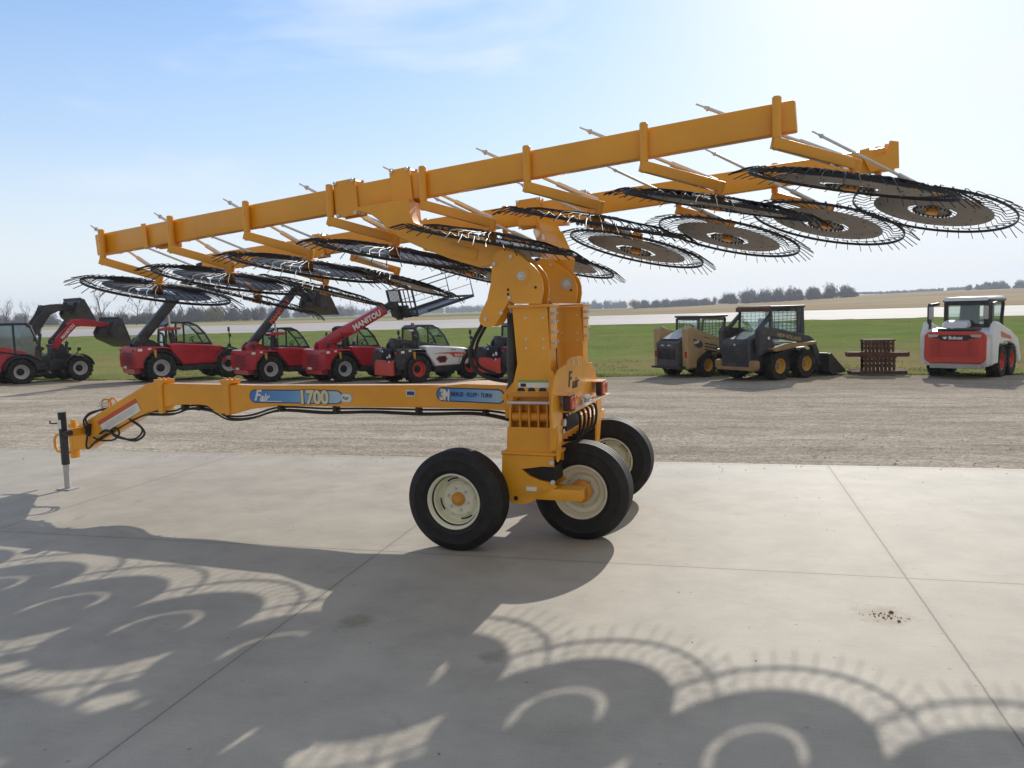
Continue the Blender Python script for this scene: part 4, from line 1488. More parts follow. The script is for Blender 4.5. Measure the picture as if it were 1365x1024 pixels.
    if opts.get('panel'):
        mb = MB()
        a_, b_ = opts['panel']
        mb.bar(piv + dv * a_ + Vector((0, -.153, 0)), piv + dv * b_ + Vector((0, -.153, 0)), .008, .26, up=(-sa, 0, ca))
        mb.build('boom_panel', 'red_decal' if opts.get('panel_red') else body, bo)
    if opts.get('boom_text'):
        tx = opts['boom_text']
        p = piv + dv * tx[1] + Vector((0, -.158, 0)) - upv * (tx[2] * .36)
        t = text('lettering', tx[0], tx[2], tx[3], bo, p, (PI / 2, -boom_ang, 0), thick=.012, ext=.004, sx=tx[4])
        t.rotation_mode = 'QUATERNION'
        t.rotation_quaternion = Matrix((dv, upv, Vector((0, -1, 0)))).transposed().to_quaternion()
    # lift cylinder
    c0 = Vector((-.55, -.11, 1.05))
    c1 = piv + dv * (boom_len * .52) - upv * .2
    mb = MB()
    mb.cyl(c0, c0 + (c1 - c0) * .55, .07, n=12)
    lc = mb.build('lift_cylinder', dark, root)
    MB().cyl(c0 + (c1 - c0) * .5, c1, .042, n=10).build('piston_rod', 'zinc', lc)
    if opts.get('inner'):
        mb = MB()
        mb.bar(e - dv * .1, e + dv * opts['inner'], .22, .29, up=(-sa, 0, ca), bev=.02)
        mb.build('inner_boom', opts.get('inner_mat', dark), bo)
        e = e + dv * opts['inner']
    # tilt head that points down from the boom's nose
    if opts.get('nose', True):
        mb = MB()
        q = [(-.15, .10), (.20, .16), (.55, -.30), (.62, -.62), (.42, -.66), (.25, -.35), (-.15, -.16)]
        mb.prism(q, -.13, .13, bev=.01)
        rot_y(mb, opts.get('nose_ang', 0), (e.x, -.11, e.z))
        mb.build('boom_head', opts.get('nose_mat', dark), bo)
    # mirrors and lamps on stalks
    mb = MB()
    mb.tube([(1.42, -.92, 1.28), (1.45, -.95, 1.72), (1.42, -.95, 2.02)], .018, 6)
    mb.box((1.42, -.95, 2.0), (.05, .15, .20), bev=.02)
    mb.box((1.45, -.97, 1.76), (.06, .17, .15), bev=.02)
    mb.box((1.42, -.93, 1.34), (.12, .16, .14), bev=.03)
    mb.tube([(1.38, -.80, 1.24), (1.42, -.92, 1.30)], .03, 6)
    mb.build('mirror', dark, root)
    mb = MB()
    mb.tube([(-1.95, -.85, 1.42), (-2.1, -1.05, 1.58), (-2.15, -1.1, 1.66)], .016, 6)
    mb.box((-2.16, -1.12, 1.70), (.05, .20, .15), bev=.02)
    mb.build('mirror', dark, root)
    mb = MB()
    mb.prism([(-1.0, 2.02), (-.3, 2.06), (-.25, 2.14), (-.9, 2.18), (-1.05, 2.12)], -.36, .14, bev=.02) if opts.get('cowl') else mb.box((-.5, .56, 2.42), (.12, .12, .09), bev=.02)
    mb.build('rear_cowl' if opts.get('cowl') else 'beacon', body if opts.get('cowl') else 'amber_lens', root)
    return root, bo, e


PH = R_(42)
GT = 'telehandlers parked in a row'
# the big one on the left: black boom
t1, b1, e1 = telehandler('telehandler', 'large red telehandler with a plain black boom, first telehandler right of the loaders', (-12.38, 27.99), PH, .90, 'red', 'black_paint', R_(49), 3.0, dict(group=GT, cowl=True, tower='black_paint', inner=1.0, boom_h=.36, inner_mat='black_paint', nose=True, nose_ang=R_(10)))
# second: steep black and red boom with a bucket
t2, b2, e2 = telehandler('telehandler', 'red telehandler holding a black bucket high on a steep boom with red panels', (-8.12, 26.62), PH, .77, 'red', 'black_paint', R_(47), 3.0, dict(group=GT, cowl=True, tower='red', inner=.3, boom_h=.32, inner_mat='black_paint', nose_ang=R_(12), boom_text=('MANITOU', 1.35, .27, 'red_decal', 1.05)))
mb = bucket_mesh(2.0, 1.05, .95)
rot_y(mb, R_(-20), (e2.x + .62, -.11, e2.z - .80))
mb.build('bucket', 'bucket', t2)
# third: red boom with large white maker's name, fork carriage and guard
t3, b3, e3 = telehandler('telehandler', 'red telehandler with white lettering along its red boom and a black railed platform in front', (-5.47, 25.76), PH, .77, 'red', 'red', R_(25), 3.45, dict(group=GT, cowl=True, tower='red', inner=.45, inner_mat='black_paint', boom_text=('MANITOU', 1.55, .34, 'white_decal', 1.0), hood_text=('MANITOU', .15, 'white_decal', .05, .92), nose_ang=R_(-8), nose_mat='black_paint'))
mb = MB()
x0, z0 = e3.x + .42, e3.z - .62
pa = R_(14)


def PP(u, y, v):
    """a point on the tilted carriage: u ahead, v up"""
    return (x0 + u * math.cos(pa) - v * math.sin(pa), -.11 + y, z0 + u * math.sin(pa) + v * math.cos(pa))


mb.box(PP(.15, 0, .25), (.22, 1.1, .55), Matrix.Rotation(-pa, 3, 'Y'), bev=.03)
for y in (-.45, .45):
    mb.bar(PP(.25, y, -.02), PP(2.7, y, -.02), .14, .06)
mb.bar(PP(.3, -1.0, .02), PP(.3, 1.0, .02), .1, .1)
mb.bar(PP(1.0, -.9, .05), PP(3.75, -.9, .05), .08, .14)
mb.bar(PP(1.0, .9, .05), PP(3.75, .9, .05), .08, .14)
mb.bar(PP(3.75, -.9, .05), PP(3.75, .9, .05), .08, .1)
mb.bar(PP(.5, 0, -.02), PP(3.5, 0, -.02), 1.6, .03)
mb.build('platform', 'black_paint', t3)
mb = MB()
for y in (-1.0, -.02, 1.0):
    mb.bar(PP(.3, y, .0), PP(.3, y, 1.25), .07, .07, up=(1, 0, 0))
for v in (.12, .65, 1.22):
    mb.bar(PP(.3, -1.0, v), PP(.3, 1.0, v), .06, .06)
for k in range(9):
    y = .1 + k * .1
    mb.bar(PP(.3, y, .65), PP(.3, y, 1.2), .03, .03, up=(1, 0, 0))
for y in (-.33, -.66):
    mb.bar(PP(.3, y, .1), PP(.3, y, 1.2), .04, .04, up=(1, 0, 0))
mb.build('load_guard', 'black_paint', t3)
mb = MB()
for y in (-.9, .9):
    mb.tube([PP(.35, y, 1.2), PP(3.75, y, 1.25), PP(3.75, y, .05)], .028, 6)
    mb.tube([PP(.35, y, .62), PP(3.75, y, .62)], .014, 6)
mb.tube([PP(3.75, -.9, 1.25), PP(3.75, .9, 1.25)], .028, 6)
mb.tube([PP(3.35, -.9, 1.24), PP(3.35, -.9, 1.05)], .02, 6)
mb.build('guard_rail', 'navy_black', t3)
# white telehandler with its boom down
t4, b4, e4 = telehandler('telehandler', 'white telehandler with orange wheel rims and black cab, boom lowered', (-2.95, 24.62), PH, .76, 'black_paint', 'black_paint', R_(-9), 3.3, dict(group=GT, hood='white', lower='black_paint', tower='black_paint', wheels=BOB_W, nose_ang=R_(-5)))
h4 = [c for c in t4.children if c.name.startswith('engine_hood')][0]
mb = MB()
mb.prism([(-.52, 1.22), (.55, 1.20), (1.05, 1.14), (1.05, .98), (.45, .99), (.2, 1.16)], -1.03, -1.022)
mb.build('hood_stripe', 'red_decal', h4)
text('lettering', 'Bobcat', .15, 'white_decal', h4, (.50, -1.034, 1.02), (PI / 2, 0, 0), thick=.004, ext=.003)
mb = MB()
mb.prism([(-.50, .98), (-.36, 1.08), (.0, 1.08), (.12, .95), (.0, .78), (-.32, .78)], -1.028, -1.018, bev=.004)
mb.build('hood_vent', 'red_decal', h4)
mb = MB()
mb.prism([(-.44, .98), (-.33, 1.05), (-.02, 1.05), (.05, .95), (-.02, .82), (-.29, .82)], -1.034, -1.026, bev=.004)
mb.build('hood_vent', 'black_paint', h4)
for root in (t4,):
    mb = MB()
    mb.prism([(-2.42, .38), (-2.40, .85), (-2.31, 1.0), (-2.31, .38)], -.68, .68, bev=.02)
    mb.build('rear_bumper', 'orange_red', root)
    mb = MB()
    mb.tube(spline([(-2.35, -.5, 1.0), (-2.42, -.3, 1.3), (-2.36, 0, 1.5), (-2.2, .3, 1.55)]), .03, 6)
    mb.tube(spline([(-2.33, -.3, .9), (-2.44, -.1, 1.2), (-2.36, .3, 1.4)]), .025, 6)
    mb.box((-2.35, -.2, 1.25), (.1, .7, .45), bev=.05)
    mb.build('hose_bundle', 'black_steel', root)
    mb = MB()
    for y, z, s in ((-.55, 1.18, .10), (-.38, 1.12, .07), (-.5, .95, .06), (-.05, 1.36, .06)):
        mb.box((-2.45, y, z), (.03, s, s * 1.3), bev=.008)
    mb.build('decal', 'white_decal', root)
# last one, mostly behind the rake's column
t5, b5, e5 = telehandler('telehandler', 'red and black telehandler with an orange rear bumper, half hidden behind the rake column', (.30, 24.75), PH, .76, 'red', 'black_paint', R_(-9), 3.2, dict(group=GT, lower='black_paint', tower='black_paint', nose_ang=R_(-5)))
for ch in list(t4.children):
    if ch.name.split('.')[0] in ('rear_bumper', 'hose_bundle', 'decal'):
        c = ch.copy()
        COL.objects.link(c)
        c.parent = t5


# ------------------------------------------------------------------ articulated loaders
LW = lug_wheel(.47, .38, .25, 'tyre_dusty', 'light_grey', 18)


def loader(label, P, phi, arm_pts, bucket_at, bucket_ang, arm_mat, bw=1.7):
    off = Vector((-1.0 * math.cos(phi) + .66 * math.sin(phi), -1.0 * math.sin(phi) - .66 * math.cos(phi), 0))
    x, y = P[0] - off.x, P[1] - off.y
    root = thing('wheel_loader', label, 'wheel loader', (x, y, gz(x, y) - .01), phi, 'compact articulated loaders')
    mb = MB()
    mb.prism([(-2.9, .55), (-2.95, 1.15), (-2.75, 1.32), (-1.45, 1.40), (-.72, 1.18), (-.62, 1.06), (-.75, 1.02), (-1.0, 1.06), (-1.3, 1.0), (-1.5, .75), (-1.55, .5)], -.60, .60, bev=.03)
    mb.build('engine_cover', 'red', root)
    mb = MB()
    mb.box((-1.2, 0, .55), (2.4, .70, .36), bev=.03)
    mb.box((-.2, 0, .75), (.8, .5, .5), bev=.05)
    mb.box((.75, 0, .62), (1.3, .62, .42), bev=.04)
    mb.box((-1.0, 0, .47), (.2, 1.1, .2))
    mb.box((1.0, 0, .47), (.2, 1.1, .2))
    mb.prism([(.25, .75), (.30, 1.35), (.42, 1.55), (.62, 1.50), (.85, 1.05), (1.0, .75)], -.26, .26, bev=.02)
    mb.box((.45, -.28, 1.02), (.12, .03, .14))
    mb.build('chassis', 'black_paint', root)
    for ax in (-1.0, 1.0):
        for yy in (-.66, .66):
            put_wheel(LW, root, ax, yy, .47, 0, random.random())
            mb = fender(.47, ax, yy - .17, yy + .17, .47)
            mb.build('fender', 'black_paint', root)
    mb = MB()
    mb.box((-.98, 0, .98), (1.30, 1.14, .66), bev=.03)
    mb.build('cab_base', 'black_paint', root)
    prof_c = [(-1.70, 1.25), (-1.66, 2.08), (-1.52, 2.18), (-.68, 2.18), (-.50, 2.02), (-.22, 1.22), (-.26, .85), (-.60, 1.05), (-1.1, 1.12)]
    cab = cab_shell(root, prof_c, -.58, .58, 'dark_glass', 'black_paint', bars=(((-1.08, 1.15), (-1.08, 2.15)),))
    pane(cab, -.50, 2.02, -.22, 1.22, -.56, .56, 'dark_glass', 'windscreen')
    pane(cab, -1.70, 1.28, -1.66, 2.08, -.56, .56, 'dark_glass', 'rear_window')
    mb = MB()
    mb.prism([(-1.74, 2.12), (-1.58, 2.23), (-.64, 2.23), (-.46, 2.08), (-.52, 2.05), (-.68, 2.17), (-1.52, 2.17), (-1.68, 2.08)], -.62, .62, bev=.01)
    mb.build('cab_roof', 'black_paint', cab)
    mb = MB()
    mb.box((-1.25, 0, 1.36), (.42, .45, .12), bev=.04)
    mb.box((-1.44, 0, 1.66), (.12, .45, .58), bev=.05)
    mb.tube([(-.62, 0, 1.3), (-.74, 0, 1.55)], .03, 6)
    mb.tube([(-.74 + .1 * math.cos(a), .17 * math.sin(a), 1.52 + .08 * math.cos(a)) for a in frange(0, 2 * PI, 14)[:-1]], .018, 5, closed=True)
    mb.build('seat', 'seat', cab)
    # lift arm: two side plates following the bent outline
    mb = MB()
    for yy in (-.26, .26):
        mb.prism(arm_pts, yy - .04, yy + .04, bev=.01)
    mb.cyl((arm_pts[0][0] + .05, -.35, arm_pts[0][1] + .08), (arm_pts[0][0] + .05, .35, arm_pts[0][1] + .08), .06, n=10)
    n = len(arm_pts)
    k = n // 2
    tip = arm_pts[k - 1]
    mb.cyl((tip[0] - .06, -.40, tip[1] - .05), (tip[0] - .06, .40, tip[1] - .05), .05, n=10)
    mid = arm_pts[2]
    mb.box((mid[0], 0, mid[1] - .15), (.18, .5, .14), bev=.02)
    arm = mb.build('lift_arm', arm_mat, root)
    if arm_mat == 'red':
        a, b = Vector((arm_pts[1][0], 0, arm_pts[1][1])), Vector((arm_pts[2][0], 0, arm_pts[2][1]))
        d = (b - a).normalized()
        up = Vector((-d.z, 0, d.x))
        p = a + d * .12 - up * .20 + Vector((0, -.307, 0))
        t = text('lettering', 'MANITOU', .15, 'white_decal', arm, p, (0, 0, 0), thick=.004, ext=.003)
        t.rotation_mode = 'QUATERNION'
        t.rotation_quaternion = Matrix((d, up, Vector((0, -1, 0)))).transposed().to_quaternion()
    mb = MB()
    c0, c1 = Vector((.75, -.16, .95)), Vector((arm_pts[2][0] - .1, -.16, arm_pts[2][1] - .28))
    mb.cyl(c0, c0 + (c1 - c0) * .5, .055, n=10)
    lc = mb.build('lift_cylinder', 'black_paint', root)
    MB().cyl(c0 + (c1 - c0) * .45, c1, .03, n=10).build('piston_rod', 'zinc', lc)
    mb = bucket_mesh(bw, .95, .85)
    rot_y(mb, bucket_ang, (bucket_at[0], 0, bucket_at[1]))
    mb.build('bucket', 'bucket', root)
    mb = MB()
    for dy in (-.12, -.05, .05, .12):
        mb.tube(spline([(.45, dy, 1.05), (.30, dy, 1.5), (.55, dy * 1.3, arm_pts[1][1] + .12), (arm_pts[2][0] - .1, dy * 1.3, arm_pts[2][1] + .02)], 5), .018, 6)
    mb.tube(spline([(.2, -.30, .80), (.5, -.42, .72), (.85, -.34, .82)], 5), .022, 6)
    mb.build('hose_bundle', 'dark_hose', root)
    mb = MB()
    mb.tube([(-.24, -.62, 1.3), (-.30, -.72, 1.6), (-.32, -.74, 1.85)], .014, 6)
    mb.box((-.32, -.76, 1.85), (.05, .16, .24), bev=.02)
    mb.build('mirror', 'black_paint', root)
    mb = MB()
    mb.box((-.2, -.45, .52), (.45, .22, .05), bev=.01)
    mb.box((-.2, -.47, .34), (.38, .2, .05), bev=.01)
    mb.bar((-.40, -.45, .34), (-.40, -.45, .62), .03, .05, up=(1, 0, 0))
    mb.bar((.0, -.45, .34), (.0, -.45, .62), .03, .05, up=(1, 0, 0))
    mb.build('step', 'black_paint', root)
    mb = MB()
    mb.prism([(-2.6, 1.12), (-1.5, 1.16), (-1.5, 1.13), (-2.6, 1.09)], -.612, -.602)
    mb.build('panel_seam', 'black_paint', root)
    mb = MB()
    mb.box((1.15, -.45, 1.18), (.10, .14, .12), bev=.02)
    mb.tube([(1.0, -.42, .95), (1.15, -.45, 1.14)], .02, 6)
    mb.box((1.15, .45, 1.18), (.10, .14, .12), bev=.02)
    mb.tube([(1.0, .42, .95), (1.15, .45, 1.14)], .02, 6)
    mb.build('work_lamp', 'black_paint', root)
    return root


PL = R_(50)
loader('red wheel loader with a bent red arm and dark bucket, left of the telehandlers', (-17.67, 28.55), PL,
       [(.28, 1.28), (.42, 1.62), (1.05, 2.28), (1.45, 2.32), (2.38, 2.12), (2.34, 1.97), (1.5, 2.04), (1.18, 2.02), (.62, 1.46), (.45, 1.2)], (2.16, 1.60), R_(-28), 'red')
a = PL + PI / 2
loader('wheel loader hidden behind the nearer loader, its dark arm lifting a bucket higher', (-17.67 + 2.7 * math.cos(a), 28.55 + 2.7 * math.sin(a)), PL,
       [(.28, 1.38), (.34, 1.80), (1.15, 2.92), (1.55, 2.98), (2.35, 2.92), (2.30, 2.72), (1.6, 2.68), (1.3, 2.55), (.65, 1.65), (.5, 1.35)], (1.98, 2.42), R_(-22), 'navy_black')


# ------------------------------------------------------------------ skid steers
SK_Y = lug_wheel(.42, .32, .21, 'tyre_dusty', 'rim_yellow', 18, 'nh_yellow')
SK_R = lug_wheel(.42, .32, .21, 'tyre_dusty', 'orange_red', 18, 'orange_red')


def skid_base(label, P, phi, sc, wheels, chassis_mat, axles=(-.55, .55)):
    """P: ground point under the right rear wheel"""
    ax = axles[0]
    off = Vector((ax * math.cos(phi) + .70 * math.sin(phi), ax * math.sin(phi) - .70 * math.cos(phi), 0)) * sc
    x, y = P[0] - off.x, P[1] - off.y
    root = thing('skid_steer', label, 'skid steer', (x, y, gz(x, y) - .01), phi, 'skid steers parked by the grass', sc)
    mb = MB()
    mb.box((-.1, 0, .58), (2.1, 1.02, .62), bev=.04)
    mb.build('chassis', chassis_mat, root)
    for a in axles:
        for yy in (-.70, .70):
            put_wheel(wheels, root, a, yy, .42, 0, random.random())
    return root


def skid_cab(root, frame, glass_m, x0=-.62, x1=.72, z0=.95, z1=2.0, yw=.47, roof='black_paint', mesh=True):
    prof_c = [(x0, z0), (x0 + .02, z1 - .05), (x0 + .12, z1), (x1 - .02, z1), (x1 + .03, z1 - .08), (x1 - .08, z0 + .30), (x1 - .02, z0)]
    cab = cab_shell(root, prof_c, -yw, yw, glass_m, frame)
    pane(cab, x0, z0 + .25, x0 + .02, z1 - .1, -yw + .02, yw - .02, glass_m, 'rear_window')
    pane(cab, x1 + .03, z1 - .1, x1 - .08, z0 + .3, -yw + .02, yw - .02, glass_m, 'windscreen')
    mb = MB()
    mb.box(((x0 + x1) / 2 + .04, 0, z1 + .03), (x1 - x0 + .16, yw * 2 + .12, .07), bev=.02)
    mb.build('cab_roof', roof, cab)
    if mesh:
        mb = MB()
        for y in (-yw - .02, yw + .02):
            for k in range(7):
                xx = x0 + .18 + k * (x1 - x0 - .3) / 6
                mb.tube([(xx, y, z0 + .2), (xx, y, z1 - .05)], .009, 4)
            for k in range(8):
                zz = z0 + .25 + k * .095
                mb.tube([(x0 + .05, y, zz), (x1 - .05, y, zz)], .007, 4)
        mb.build('side_screen', frame, cab)
    mb = MB()
    mb.box((-.05, 0, z0 + .18), (.4, .45, .12), bev=.04)
    mb.box((-.27, 0, z0 + .48), (.12, .45, .55), bev=.05)
    mb.build('seat', 'seat', cab)
    return cab


# --- tan machine
ta = skid_base('tan skid steer with a dark grey rear door, left of the black one', (5.95, 24.37), R_(36), .93, SK_Y, 'tan')
mb = MB()
for s in (-1, 1):
    mb.prism([(-1.42, .35), (-1.46, 1.62), (-1.30, 1.72), (-1.18, 1.68), (-.55, 1.30), (.25, 1.12), (.30, .98), (-.10, .96), (-.16, .85), (-.5, .88), (-.98, .60), (-1.02, .35)], s * .62 - .13, s * .62 + .13, bev=.02)
mb.build('side_tower', 'tan', ta)
mb = MB()
for s in (-1, 1):
    for k in range(3):
        mb.prism([(-.62, 1.16 - .10 * k), (-.05, 1.05 - .10 * k), (.05, 1.0 - .10 * k), (-.62, 1.11 - .10 * k)], s * .62 - .137, s * .62 + .137)
    mb.prism([(-1.18, 1.30), (-.75, 1.20), (-.72, 1.04), (-.9, .98), (-1.12, 1.08)], s * .62 - .138, s * .62 + .138)
mb.build('decal', 'black_paint', ta)
text('lettering', '4240', .13, 'white_decal', ta, (-1.15, -.762, 1.13), (PI / 2, -.15, 0), thick=.004, ext=.003, sx=.9)
mb = MB()
mb.prism([(-1.40, .42), (-1.62, .42), (-1.64, 1.18), (-1.40, 1.30), (-1.0, 1.36), (-1.0, .42)], -.47, .47, bev=.03)
rd = mb.build('rear_door', 'dark_grey', ta)
mb = MB()
for k in range(14):
    mb.box((-1.636, -.36 + k * .055, .82), (.02, .026, .36))
mb.build('grille', 'black_paint', rd)
mb = MB()
for y in (-.12, .16):
    mb.box((-1.645, y, 1.10), (.02, .14, .05))
mb.build('tail_lamp', 'light_grey', rd)
mb = MB()
mb.prism([(-1.5, 1.305), (-.66, 1.60), (-.66, 1.35)], -.36, .36, bev=.015)
mb.build('engine_cover', 'light_grey', ta)
mb = MB()
mb.box((-1.56, 0, .38), (.24, 1.3, .07), bev=.01)
mb.build('bumper', 'black_paint', ta)
mb = MB()
mb.box((-1.43, -.66, .80), (.03, .08, .20))
mb.box((-1.43, .66, .80), (.03, .08, .20))
mb.build('tail_lamp', 'red_lens', ta)
skid_cab(ta, 'dark_grey', 'glass', roof='dark_grey', z1=1.98)
mb = MB()
for s in (-1, 1):
    mb.bar((-1.25, s * .66, 1.62), (1.05, s * .66, .95), .12, .15)
    mb.bar((1.0, s * .66, 1.0), (1.35, s * .60, .35), .12, .15)
mb.build('lift_arm', 'tan', ta)
rot_y(bucket_mesh(1.7, .8, .6), 0, (1.42, 0, .04)).build('bucket', 'bucket', ta)

# --- black machine with yellow rims
nh = skid_base('black skid steer with yellow wheel rims, right of the tan one', (7.51, 22.48), R_(33), 1.0, SK_Y, 'navy_black', (-.62, .55))
mb = MB()
mb.prism([(-1.20, .36), (-1.52, .40), (-1.55, 1.06), (-1.46, 1.20), (-.62, 1.38), (-.62, .36)], -.52, .52, bev=.04)
rd = mb.build('rear_door', 'navy_black', nh)
mb = MB()
for k in range(7):
    mb.box((-1.548, 0, .58 + k * .07), (.02, .78, .028))
mb.build('grille', 'black_paint', rd)
mb = MB()
mb.cyl((-1.57, .0, 1.04), (-1.54, .0, 1.04), .035, n=12)
mb.build('badge', 'light_grey', rd)
mb = MB()
mb.box((-1.45, 0, .37), (.22, 1.35, .10), bev=.02)
for s in (-1, 1):
    mb.box((-1.46, s * .62, .48), (.22, .26, .26), bev=.06)
    mb.prism([(-1.1, .92), (-.2, 1.02), (.9, 1.06), (.9, .98), (-.1, .92), (-.9, .84)], s * .72 - .2, s * .72 + .2, bev=.01)
mb.build('bumper', 'nh_yellow', nh)
mb = MB()
for s in (-1, 1):
    mb.prism([(-1.36, .75), (-1.42, 1.42), (-1.25, 1.58), (-1.05, 1.52), (-.9, 1.30), (-.7, .9)], s * .66 - .08, s * .66 + .08, bev=.02)
    mb.prism([(-1.30, 1.38), (-1.30, 1.54), (-.70, 1.50), (.85, 1.22), (1.10, 1.08), (1.42, .52), (1.40, .32), (1.26, .32), (1.0, .86), (.70, 1.02), (-.8, 1.24)], s * .64 - .07, s * .64 + .07, bev=.015)
la = mb.build('lift_arm', 'navy_black', nh)
t = text('lettering', 'NEW HOLLAND', .15, 'tan', la, (-.62, -.716, 1.26), (PI / 2, 0, 0), thick=.004, ext=.003, sx=.98)
t.rotation_euler = (PI / 2, R_(10), 0)
mb = MB()
mb.cyl((-1.0, -.745, 1.22), (-1.0, -.735, 1.22), .045, n=14)
mb.build('badge', 'white_decal', la)
MB().box((-.70, -.525, 1.06), (.28, .004, .035)).build('decal', 'light_grey', nh)
MB().box((-.62, -.525, 1.0), (.42, .004, .03)).build('decal', 'light_grey', nh)
cab = skid_cab(nh, 'navy_black', 'glass', x0=-.72, x1=.66, z0=1.0, z1=2.05, yw=.55, roof='navy_black', mesh=True)
mb = MB()
mb.box((-.78, 0, 2.02), (.10, 1.2, .13), bev=.02)
mb.build('visor', 'rust', cab)
mb = MB()
mb.bar((-.74, 0, 2.105), (.0, 0, 2.105), 1.14, .03)
mb.build('roof_panel', 'white', cab)
mb = MB()
for s in (-1, 1):
    mb.bar((-1.30, s * .56, 1.40), (-.70, s * .56, 1.86), .09, .09)
    mb.prism([(.48, 1.0), (.44, 2.06), (.74, 2.12), (.80, 1.0)], s * .56 - .02, s * .56 + .02)
mb.build('cab_brace', 'navy_black', cab)
rot_y(bucket_mesh(1.85, .80, .66), R_(3), (1.45, 0, .03)).build('bucket', 'bucket', nh)

# --- white and red machine on the right
bc = skid_base('white skid steer with a large red rear grille, at the right edge', (13.29, 21.75), R_(45), 1.06, SK_R, 'white', (-.55, .42))
mb = MB()
mb.prism([(-.55, 1.30), (-1.20, 1.28), (-1.42, 1.18), (-1.50, .95), (-1.50, .52), (-1.40, .34), (-.55, .34)], -.78, .78, bev=.06)
body = mb.build('rear_body', 'white', bc)
mb = MB()


def rrect(y0, y1, z0, z1, r, n=6):
    return arc(y1 - r, z0 + r, r, -90, 0, n) + arc(y1 - r, z1 - r, r, 0, 90, n) + arc(y0 + r, z1 - r, r, 90, 180, n) + arc(y0 + r, z0 + r, r, 180, 270, n)


mb.prism(rrect(-.72, .72, .42, 1.23, .17), -1.57, -1.47, ax='x', bev=.02)
rd = mb.build('rear_door', 'orange_red', bc)
mb = MB()
for k in range(10):
    w = 1.12 if k < 7 else 1.0
    mb.box((-1.572, 0, .60 + k * .046), (.02, w, .014))
for s in (-1, 1):
    for k in range(9):
        mb.box((-1.574, s * .36, .62 + k * .046), (.02, .05, .02))
mb.build('grille', 'red', rd)
mb = MB()
mb.prism([(-.60, 1.14), (.60, 1.14), (.56, 1.08), (.34, 1.04), (.30, 1.0), (-.30, 1.0), (-.34, 1.04), (-.56, 1.08)], -1.590, -1.572, ax='x', bev=.004)
strip = mb.build('name_strip', 'black_decal', rd)
text('lettering', 'Bobcat', .115, 'white_decal', strip, (-1.593, .13, 1.035), (PI / 2, 0, -PI / 2), thick=.004, ext=.003)
mb = MB()
mb.prism([(.16, 1.11), (.18, 1.08), (.20, 1.10), (.23, 1.10), (.25, 1.08), (.27, 1.11), (.26, 1.06), (.215, 1.03), (.17, 1.06)], -1.596, -1.590, ax='x')
mb.build('emblem', 'white_decal', strip)
mb = MB()
for s in (-1, 1):
    mb.prism([(s * .62, 1.16), (s * .36, 1.15), (s * .40, 1.09), (s * .60, 1.08)], -1.594, -1.574, ax='x')
mb.build('tail_lamp', 'light_grey', rd)
mb = MB()
mb.box((-1.30, 0, 1.29), (.36, 1.02, .035), bev=.008)
mb.build('hood_vent', 'dark_grey', bc)
mb = MB()
mb.prism([(-1.10, 1.30), (-.98, 1.46), (-.72, 1.50), (-.62, 1.30)], -.14, .46, bev=.04)
mb.build('engine_cover', 'white', bc)
mb = MB()
mb.box((-1.38, 0, .35), (.26, 1.2, .14), bev=.02)
mb.build('bumper', 'light_grey', bc)
mb = MB()
for s in (-1, 1):
    mb.prism([(-1.22, 1.22), (-1.24, 1.86), (-1.16, 1.95), (-1.08, 1.88), (-1.06, 1.22)], s * .73 - .03, s * .73 + .03)
    mb.bar((-1.15, s * .73, 1.90), (-.60, s * .68, 1.93), .06, .08)
mb.build('tower', 'black_paint', bc)
mb = MB()
for s in (-1, 1):
    mb.prism([(-1.40, .40), (-1.44, 1.15), (-1.20, 1.48), (-.80, 1.42), (.30, 1.18), (.95, .98), (1.28, .45), (1.24, .30), (1.08, .30), (.8, .72), (.2, .90), (-.4, .92), (-.95, .88), (-1.0, .40)], s * .79 - .07, s * .79 + .07, bev=.03)
la = mb.build('lift_arm', 'white', bc)
mb = MB()
for s in (-1, 1):
    mb.prism([(-.85, 1.22), (.10, 1.06), (.30, .96), (-.75, 1.06)], s * .79 - .074, s * .79 + .074)
mb.build('arm_stripe', 'red_decal', la)
mb = MB()
for y in (-.62, .66):
    mb.box((-1.245, y, 1.70), (.05, .12, .34), bev=.03)
mb.build('mirror', 'light_grey', bc)
cab = skid_cab(bc, 'black_paint', 'glass', x0=-.62, x1=.80, z0=1.15, z1=1.98, yw=.50, roof='black_paint', mesh=False)
mb = MB()
mb.prism([(-.74, 2.0), (-.70, 2.09), (.80, 2.11), (.90, 2.02)], -.53, .53, bev=.03)
mb.build('roof_panel', 'white', cab)
mb = MB()
mb.box((-.64, 0, 1.93), (.06, 1.05, .10), bev=.01)
mb.box((-.64, 0, 1.28), (.06, 1.05, .14), bev=.01)
for y in (-.47, .47):
    mb.box((-.645, y, 1.6), (.05, .10, .66), bev=.01)
mb.build('window_frame', 'black_paint', cab)



